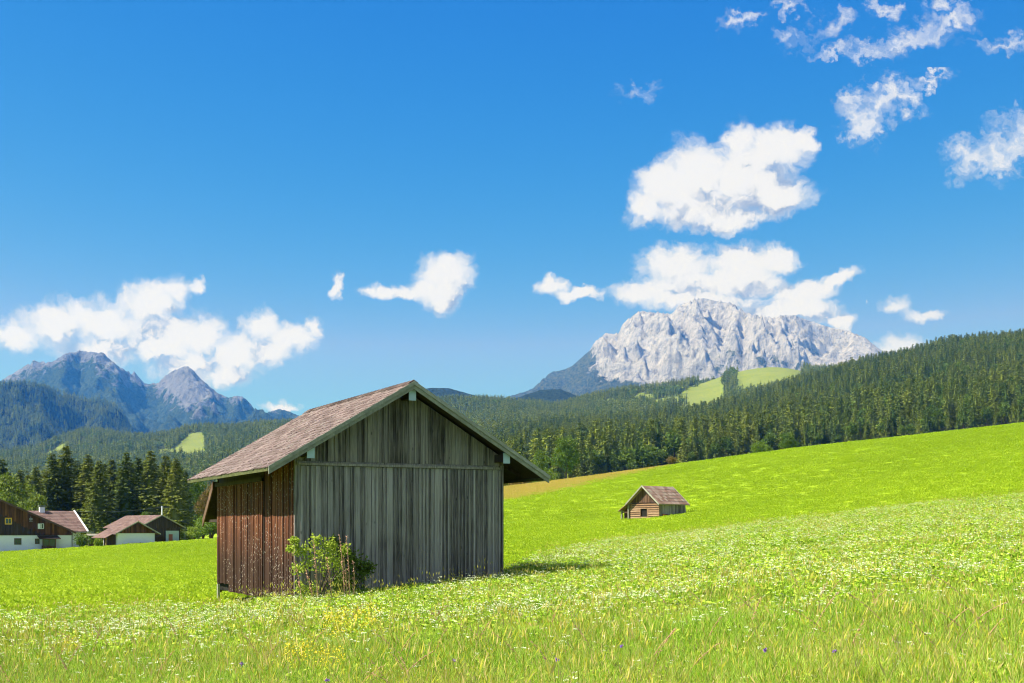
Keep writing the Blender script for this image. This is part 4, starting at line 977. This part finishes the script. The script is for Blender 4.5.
T2 = [gmesh('grass_a', tuft(70, .42, .3, 11, .007, .45, seg=2), M['grass']), gmesh('grass_b', tuft(70, .46, .3, 12, .007, .6, seg=2), M['grass']), gmesh('grass_c', tuft(60, .36, .3, 13, .009, .4, seg=2), M['grass_green']),
      gmesh('grass_d', heads(*tuft(30, .5, .3, 14, .005, .5, seg=2), 10, .5, 14, .3, .012, .09), M['straw']),
      gmesh('grass_e', leafy(110, .3, .32, .1, 15), M['grass_green']),
      gmesh('grass_z', heads(*tuft(6, .75, .2, 16, .004, .5, .3, 4), 5, .72, 6, .2, .009, .1), M['straw'])]
T3 = [gmesh('grass_f', tuft(90, .13, .55, 21, .012, .5, seg=1), M['mown']), gmesh('grass_g', leafy(70, .09, .55, .13, 22), M['mown']), gmesh('grass_h', tuft(90, .16, .55, 23, .012, .6, seg=1), M['mown']), gmesh('grass_i', tuft(90, .2, .55, 24, .013, .6, seg=1), M['gold_grass'])]
def field(n, d0, d1, seed, pw=1., p0=-330, p1=1290):
    r = RS(seed); u = r.uniform(0, 1, n); d = (d0**pw+u*(d1**pw-d0**pw))**(1/pw); px = r.uniform(p0, p1, n); return px, d, at(px, d), r
def not_barn(x, d, m=.05):
    dx, dy = x-C0.x, d-C0.y; lx = dx*math.cos(YAW)+dy*math.sin(YAW); ly = -dx*math.sin(YAW)+dy*math.cos(YAW)
    return ~((lx > -m-.1) & (lx < W+m) & (ly > -m-.05) & (ly < L+m))
def plant(name, n, d0, d1, seed, meshes, prob, smin, smax, label, pw=1., cond=None, tl=.12):
    px, d, x, r = field(n, d0, d1, seed, pw)
    k = (d < tall_edge(px)+fbm(x/5, d/5, 2, 3)*4) & not_barn(x, d)
    if cond is not None: k &= cond(px, d, x, r)
    px, d, x = px[k], d[k], x[k]; idx = prob(px, d, x, r)
    s = r.uniform(smin, smax, len(d))*(1+.25*fbm(x/3, d/3, 2, 6))
    return instancer(name, np.stack([x, d, ground(x, d)-.02], 1), r.uniform(0, 6.28, len(d)), s, idx, meshes, r.normal(0, tl, (len(d), 2)), label=label, kind='stuff')
def pick(px, d, x, r):
    u = r.uniform(0, 1, len(d)); n = fbm(x/2.5, d/2.5, 3, 12)
    dry = .03+.1*(1-sstep(8, 15, d))+.22*np.clip(n, 0, 1); leaf = .14+.4*np.clip(-n, 0, 1)+.15*sstep(16, 30, d)
    return np.where(r.uniform(0, 1, len(d)) < .05, 5, np.where(u < dry, 3, np.where(u < dry+leaf, 4, r.randint(0, 3, len(d)))))
plant('grass', 40000, 6, 18, 31, T1, pick, .75, 1.15, 'tall meadow grass in front of the camera', 1.6)
plant('grass', 80000, 17, 88, 32, T2, pick, .7, 1.05, 'tall meadow grass around the barn', 1.15)
# mown field
px, d, x, r = field(88000, 30, 262, 33, 1.2, -260, 1200)
k = (d > tall_edge(px)-3) & not_barn(x, d) & ~((px < 300) & (d > 200))
px, d, x = px[k], d[k], x[k]
instancer('grass', np.stack([x, d, ground(x, d)-.01], 1), r.uniform(0, 6.28, len(d)), r.uniform(.8, 1.3, len(d))*(.75+d/400), np.where((px < 670+r.normal(0, 8, len(d))) & (px > 400) & (d > np.interp(px, [430,505,560,620,670,700],[175,178,200,222,245,262])+r.normal(0, 6, len(d))), 3, r.randint(0, 3, len(d))), T3, label='short mown grass of the hillside meadow', kind='stuff')
# umbels
def umbel(seed, h=.5, n=14, rad=.035, fl=.014):
    r = RS(seed); V, Q = tuft(3, h, .03, seed, .003, .2, .25, 2); nst = len(Q)
    ps = []
    for j in range(3):
        c = np.array([r.uniform(-.1,.1), r.uniform(-.1,.1), h*r.uniform(.78, 1.04)])
        a = r.uniform(0, 2*PI, n); q = rad*np.sqrt(r.uniform(0, 1, n)); ps.append(c+np.stack([np.cos(a)*q, np.sin(a)*q, r.uniform(-.006, .006, n)], 1))
    p = np.concatenate(ps); m = len(p); b_ = unit(np.stack([r.normal(size=m), r.normal(size=m), r.normal(0, .35, m)], 1)); s_ = unit(np.cross(b_, np.stack([r.normal(0,.3,m), r.normal(0,.3,m), np.ones(m)], 1)))
    v, q = rhombi(p-b_*fl, b_, s_, np.full(m, fl*2), np.full(m, fl*1.8))
    me = npmesh('umbel', np.concatenate([V, v]), np.concatenate([Q, q+len(V)]), [M['grass_green'], M['petal']]); mi = np.ones(nst+m, np.int32); mi[:nst] = 0
    me.polygons.foreach_set('material_index', mi); return me
UM = [umbel(41, .46, 12, .028, .009), umbel(42, .42, 12, .026, .009), umbel(43, .5, 10, .03, .01)]; UM2 = [umbel(44, .46, 8, .05, .013), umbel(45, .42, 8, .045, .013), umbel(46, .48, 7, .05, .014)]
def um_c(px, d, x, r):
    return r.uniform(0, 1, len(d)) < np.clip(.5+1.1*fbm(x/4, d/4, 3, 52), .22, 1)*np.clip(.12+sstep(12, 24, d), 0, 1)
plant('white_flowers', 4700, 9, 24, 51, UM, lambda px, d, x, r: r.randint(0, 3, len(d)), .8, 1.1, 'small white umbels scattered through the tall grass', 1.6, um_c)
plant('white_flowers', 38000, 22, 88, 52, UM2, lambda px, d, x, r: r.randint(0, 3, len(d)), .8, 1.05, 'band of white umbels in the upper meadow', 1.3, um_c)
# yellow flowering plants, single
def yellow(px_, d_, s, label):
    r = RS(int(px_)); e = empty('wildflower', (at(px_, d_), d_, float(ground(at(px_, d_), d_))), px_, label=label, cat='wildflower'); e.scale = (s,)*3
    V, Q = tuft(16, .6, .1, int(px_), .004, .4, .4); me = npmesh('stem', V, Q, [M['grass_green']]); link('stem', me, e)
    n = 800; a = r.uniform(0, 2*PI, n); q = .2*np.sqrt(r.uniform(0, 1, n)); p = np.stack([np.cos(a)*q, np.sin(a)*q, .36+.3*r.uniform(0, 1, n)+.05*np.sin(a*3)], 1)
    lump = perlin(p[:, 0]*16+9, p[:, 2]*14+p[:, 1]*9, 5) > -.05; p = p[lump]; n = len(p)
    b_ = unit(r.normal(size=(n, 3))); s_ = unit(np.cross(b_, r.normal(size=(n, 3)))); V, Q = rhombi(p, b_, s_, np.full(n, .022), np.full(n, .017)); link('blossom', npmesh('blossom', V, Q, [M['yellow_petal']]), e)
yellow(367, 19.5, 1.15, 'yellow flowering plant, topmost and nearest the barn shrub')
yellow(340, 17.8, 1.25, 'broad yellow flowering plant below the topmost one')
yellow(300, 15., 1., 'yellow flowering plant standing apart toward the farmhouse side')
yellow(330, 14.4, .9, 'lowest small yellow flowering plant near the meadow edge')
yellow(72, 18.5, .7, 'tiny yellow flowering plant below the white farmhouse wall')
# tall arching dry stalks
STK = [(805,11.5,.95,.35),(775,12.5,.9,-.5),(850,10.6,.9,-.6),(905,10.8,1.,-.55),(745,12.2,.85,.2),(965,14,1.05,-.7),(985,12.5,1.,-.6),(1010,13.5,1.1,-.8),(700,12,.7,.3),(560,11,.7,-.4),(640,10.6,.75,.4),(395,11,.65,-.4),(150,12,.7,.35),(120,14,.8,-.4),(60,12.5,.75,.3),(185,15,.85,-.3),(255,13,.7,.4),(20,11,.65,-.3),(470,13,.75,.3),(930,11.2,.8,.5)]
rs_ = random.Random(99)
STK = [(p, dd*1.12, h*1.12, ln) for (p, dd, h, ln) in STK]+[(rs_.uniform(5, 1020), rs_.uniform(10.5, 19), rs_.uniform(.7, 1.), rs_.choice((-1, 1))*rs_.uniform(.15, .7)) for _ in range(46)]
for i, (p, dd, h, ln) in enumerate(STK):
    r_ = random.Random(i); b = MB(); pts = [(ln*h*.9*f**2.2, r_.uniform(-.01,.01), h*(f-.25*abs(ln)*f**3)) for f in np.linspace(0, 1, 9)]
    b.tube(pts, [.0035,.0035,.003,.003,.003,.0025,.0025,.002,.0015], 4)
    e = empty('grass_stalk', (at(p, dd), dd, float(ground(at(p, dd), dd))), 0, label='tall arching dry grass stalk with reddish seed head in the front meadow', cat='grass stalk', group='tall dry grass stalks in the front meadow')
    b.build('stem', M['reed'] if i % 3 == 0 else M['straw'], e)
    b = MB()
    for q in range(34):
        f = r_.uniform(.68, 1); x0 = ln*h*.9*f**2.2; z0 = h*(f-.25*abs(ln)*f**3); a = r_.uniform(0, 6.28)
        b.tube([(x0,0,z0),(x0+math.cos(a)*.012+.02*np.sign(ln),math.sin(a)*.012,z0+.012)], [.0035,.0015], 3)
    b.build('seed_head', M['reed'], e)
for (p, dd) in ((833,11.6),(452,13),(555,12.5),(620,13.2),(763,12),(240,14),(325,12)):
    e = empty('violet_flower', (at(p, dd), dd, float(ground(at(p, dd), dd))), 0, label='tiny violet scabious blossom on a thin stem in the grass', cat='flower', group='violet blossoms in the front meadow')
    b = MB(); b.tube([(0,0,0),(.02,0,.5)], .003, 4); b.build('stem', M['grass_green'], e)
    V, Q = leafcloud([(.02,0,.51,.014)], 40, .018); link('blossom', npmesh('blossom', V, Q, [M['violet_petal']]), e)

# ------------------------------------------------------------------ haze
HAZE = 6.2e-5
hz = MB(); hz.box(-9500, 9500, -60, 12800, -260, 1760)
m, t = mat('haze'); t.n('ShaderNodeOutputMaterial', {'Volume': t.n('ShaderNodeVolumePrincipled', {'Color': (.06,.31,1,1), 'Absorption Color': (1,1,1,1), 'Density': HAZE, 'Anisotropy': .1}).outputs[0]})
h_ = hz.build('haze', m); tag(h_, 'thin blue summer haze over the valley', kind='stuff'); h_.display_type = 'WIRE'

# ------------------------------------------------------------------ sun, sky, clouds
az = Vector((-.96, -.27, 0)).normalized(); EL = math.radians(49.5)
sdir = Vector((az.x*math.cos(EL), az.y*math.cos(EL), math.sin(EL)))
sl = bpy.data.lights.new('sun', 'SUN'); sl.energy = 5.; sl.angle = math.radians(.53); sl.color = (1, .95, .87)
so = bpy.data.objects.new('sun', sl); COL.objects.link(so); so.rotation_euler = (-sdir).to_track_quat('-Z', 'Y').to_euler(); so.location = (-30, -10, 60)
wd = bpy.data.worlds.new('World'); scene.world = wd; wd.use_nodes = True; t = NT(wd.node_tree)
sky = t.n('ShaderNodeTexSky', sky_type='NISHITA', sun_disc=False, sun_elevation=EL, sun_rotation=math.atan2(az.x, az.y), altitude=900, air_density=1., dust_density=.6, ozone_density=2.5)
SKYS = .073
g = t.n('ShaderNodeTexCoord').outputs['Generated']; sp = t.n('ShaderNodeSeparateXYZ', {0: g}).outputs
sc_ = t.n('ShaderNodeSeparateColor', {0: sky.outputs[0]}).outputs      # deep, clear mountain sky: stronger separation of the channels
tint = t.n('ShaderNodeCombineColor', {0: t.math('MINIMUM', t.math('MULTIPLY', t.math('POWER', t.math('MULTIPLY', sc_[0], .526), 3.8), .6), 1.8), 1: t.math('MAXIMUM', t.math('SUBTRACT', t.math('MULTIPLY', sc_[1], .85), .42), .3),
                                      2: t.math('MULTIPLY', t.math('POWER', t.math('MULTIPLY', sc_[2], .2), .3), 4.8)}).outputs[0]
ysafe = t.math('MAXIMUM', sp[1], .05)
vmd = t.n('ShaderNodeVectorMath', {0: g, 1: t.n('ShaderNodeCombineXYZ', {0: t.math('ADD', t.math('MAXIMUM', sp[2], 0.), .25), 1: t.math('ADD', t.math('MAXIMUM', sp[2], 0.), .25), 2: t.math('ADD', t.math('MAXIMUM', sp[2], 0.), .25)}).outputs[0]}, operation='DIVIDE').outputs[0]
PXs = t.math('MULTIPLY_ADD', t.math('DIVIDE', sp[0], ysafe), 12.5, 5.12); PYs = t.math('MULTIPLY_ADD', t.math('DIVIDE', sp[2], ysafe), -12.5, 5.31)
pv = t.n('ShaderNodeCombineXYZ', {0: PXs, 1: PYs, 2: 0.}).outputs[0]
# unseen clouds added outside the view for white fill light; tint fades overhead likewise
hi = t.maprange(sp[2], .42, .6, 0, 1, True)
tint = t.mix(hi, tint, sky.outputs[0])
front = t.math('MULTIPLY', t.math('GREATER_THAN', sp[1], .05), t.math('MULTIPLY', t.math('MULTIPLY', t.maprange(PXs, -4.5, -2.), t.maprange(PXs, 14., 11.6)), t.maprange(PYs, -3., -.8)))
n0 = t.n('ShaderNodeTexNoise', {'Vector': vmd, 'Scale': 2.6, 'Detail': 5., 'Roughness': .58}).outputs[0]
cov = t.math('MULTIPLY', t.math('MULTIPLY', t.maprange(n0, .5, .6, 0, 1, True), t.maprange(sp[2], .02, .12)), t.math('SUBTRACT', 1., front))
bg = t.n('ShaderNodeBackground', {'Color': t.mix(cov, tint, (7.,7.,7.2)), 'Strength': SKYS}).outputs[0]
def rect(x0, x1, y0, y1):
    a = t.math('MULTIPLY', t.math('GREATER_THAN', PXs, x0/100), t.math('LESS_THAN', PXs, x1/100)); b_ = t.math('MULTIPLY', t.math('GREATER_THAN', PYs, y0/100), t.math('LESS_THAN', PYs, y1/100))
    return t.math('MULTIPLY', a, b_)
def vm(op, a, b_): return t.n('ShaderNodeVectorMath', {0: a, 1: b_}, operation=op).outputs[0]
def warp(amp1, amp2):
    a = t.n('ShaderNodeTexNoise', {'Vector': pv, 'Scale': 2.6, 'Detail': 3., 'Roughness': .55}).outputs[1]
    b_ = t.n('ShaderNodeTexNoise', {'Vector': pv, 'Scale': 9., 'Detail': 4., 'Roughness': .6}).outputs[1]
    w = vm('MULTIPLY', vm('SUBTRACT', a, (.5,.5,.5)), (amp1,)*3); w2 = vm('MULTIPLY', vm('SUBTRACT', b_, (.5,.5,.5)), (amp2,)*3)
    return vm('MULTIPLY', vm('ADD', vm('ADD', pv, w), w2), (1, 1, 0))
def shape(vec, blobs):
    f = None
    for (cx_, cy_, rx, ry, *ro) in blobs:
        if ro: mp = t.n('ShaderNodeMapping', {'Vector': vec, 'Location': (cx_/100, cy_/100, 0), 'Rotation': (0, 0, math.radians(ro[0])), 'Scale': (rx/100, ry/100, 1)}, vector_type='TEXTURE').outputs[0]
        else: mp = t.n('ShaderNodeVectorMath', {0: vec, 1: (100/rx, 100/ry, 0), 2: (-cx_/rx, -cy_/ry, 0)}, operation='MULTIPLY_ADD').outputs[0]
        l = t.n('ShaderNodeVectorMath', {0: mp}, operation='LENGTH').outputs['Value']; l = t.math('SUBTRACT', 1., l)
        f = l if f is None else t.n('ShaderNodeMath', {0: f, 1: l, 2: .22}, operation='SMOOTH_MAX').outputs[0]
    return f
def cluster(prev, box, blobs, soft=.28, wisp=.45, dens=1., amp=(.28,.16), bias=.06, shade=1., st=None):
    wv = warp(*amp)
    n = t.noise(wv if st is None else vm('MULTIPLY', vm('ADD', wv, (.3, .1, 0)), st), 4.2, 8., .64)
    f = shape(wv, blobs)
    a = t.math('ADD', f, t.math('MULTIPLY', t.math('SUBTRACT', n, .5), wisp*2)); a = t.math('ADD', a, bias)
    al = t.math('MULTIPLY', t.maprange(a, 0, soft, 0, 1, True), dens)
    wv2 = vm('ADD', wv, (-.09, -.26, 0)); f2 = shape(wv2, blobs)
    n2 = t.noise(vm('ADD', wv, (-.03, -.06, 0)), 4.2, 5., .6)
    s = t.math('ADD', t.math('MULTIPLY', t.math('SUBTRACT', f2, f), .9), t.math('MULTIPLY', t.math('SUBTRACT', n2, n), 1.8))
    s = t.math('MULTIPLY', t.maprange(s, -.06, .5, 0, shade, True), t.maprange(f, .0, .4))
    col = t.mix(s, (1.0, 1.0, 1.0), (.4,.47,.62))  # white sunward edges, grey undersides: cloud shading mixed into the colour
    cb = t.n('ShaderNodeBackground', {'Color': col, 'Strength': CLS}).outputs[0]
    inner = t.n('ShaderNodeMixShader', {0: al, 1: bg, 2: cb}).outputs[0]
    return t.n('ShaderNodeMixShader', {0: rect(*box), 1: prev, 2: inner}).outputs[0]
CLS = .45
cur = bg
cur = cluster(cur, (-200, 350, 240, 440), [(15,335,42,20),(60,322,48,26),(105,322,50,28),(100,350,50,20),(150,305,38,28),(172,287,26,16),(198,286,12,10),(165,340,50,32),(200,335,35,28),(190,365,48,24),(235,355,38,28),(258,328,24,22),(230,375,32,16),(290,340,34,20),(314,328,12,14),(272,352,30,16),(280,405,26,7),(-60,340,60,24),(338,287,9,18)], soft=.7, wisp=.6)
cur = cluster(cur, (350, 500, 215, 350), [(446,275,34,28),(440,296,24,20),(452,262,20,14),(425,290,24,15),(385,292,27,11),(404,294,26,9)], soft=.7, wisp=.6)
cur = cluster(cur, (500, 866, 90, 380), [(642,206,22,24),(665,185,34,30),(700,175,48,38),(690,205,60,26),(745,175,52,46),(740,138,22,18),(775,150,38,26),(805,140,18,14),(770,195,46,30),(725,220,46,16),(555,285,18,12),(580,294,26,9),(640,292,36,13),(680,262,44,22),(690,285,56,18),(740,262,44,20),(778,262,26,16),(735,282,60,20),(800,296,44,16,-12),(838,283,26,9,-35),(790,312,62,14),(838,318,22,10),(700,300,80,14)], soft=.62, wisp=.56, bias=.1, shade=1.)
cur = cluster(cur, (866, 1000, 246, 400), [(897,303,18,13),(925,312,24,8),(905,345,28,17),(885,352,20,12),(860,300,8,6)], soft=.8, dens=.9, wisp=.55, shade=.6)
WI = dict(amp=(.5,.4), soft=1.5, wisp=.95, shade=.3, st=(1.,1.7,1.))
cur = cluster(cur, (830, 962, 67, 190), [(890,92,14,22,10),(880,104,32,24,-30),(864,126,18,26),(904,102,20,14),(850,100,20,14),(860,112,30,22),(928,80,30,7,-12)], dens=1., bias=.14, **WI)
cur = cluster(cur, (936, 1160, 88, 200), [(1010,142,36,26),(1026,130,30,26),(1000,158,20,22),(962,148,24,18),(1050,140,44,30),(975,158,38,22)], dens=1., bias=.14, **WI)
cur = cluster(cur, (600, 1160, -60, 67), [(835,53,46,9),(870,51,48,11),(905,42,44,17,-12),(932,32,38,20,-15),(955,22,34,14,-25),(1005,40,38,12,-12),(740,20,24,12),(790,36,20,10),(835,24,24,11,-20),(788,12,22,9),(888,10,26,10),(940,5,20,12)], dens=.9, bias=.06, **WI)
cur = cluster(cur, (600, 700, 70, 110), [(636,90,28,11)], dens=.5, bias=-.05, **WI)
cloudy = t.math('MULTIPLY', t.math('GREATER_THAN', sp[1], .3), rect(-200, 1160, -60, 440))
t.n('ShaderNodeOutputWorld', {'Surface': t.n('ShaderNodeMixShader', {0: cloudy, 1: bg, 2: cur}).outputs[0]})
wd.cycles.sampling_method = 'MANUAL'; wd.cycles.sample_map_resolution = 512

# ------------------------------------------------------------------ camera and render
cam = bpy.data.cameras.new('camera'); cam.lens = F/1024*36; cam.sensor_width = 36; cam.shift_y = (HY-341.5)/1024; cam.clip_start = .1; cam.clip_end = 60000
co = bpy.data.objects.new('camera', cam); COL.objects.link(co); co.location = (0, 0, 0); co.rotation_euler = (PI/2, 0, 0); scene.camera = co
vs = scene.view_settings; vs.view_transform = 'Standard'; vs.look = 'None'; vs.gamma = 1; vs.use_curve_mapping = False; vs.exposure = 1.
scene.render.engine = 'CYCLES'; cy = scene.cycles
cy.use_adaptive_sampling = True; cy.adaptive_threshold = .015; cy.adaptive_min_samples = 20; cy.max_bounces = 6; cy.diffuse_bounces = 3; cy.glossy_bounces = 2; cy.transmission_bounces = 3; cy.volume_bounces = 0; cy.use_denoising = True; cy.filter_width = 1.1; cy.caustics_reflective = False; cy.caustics_refractive = False
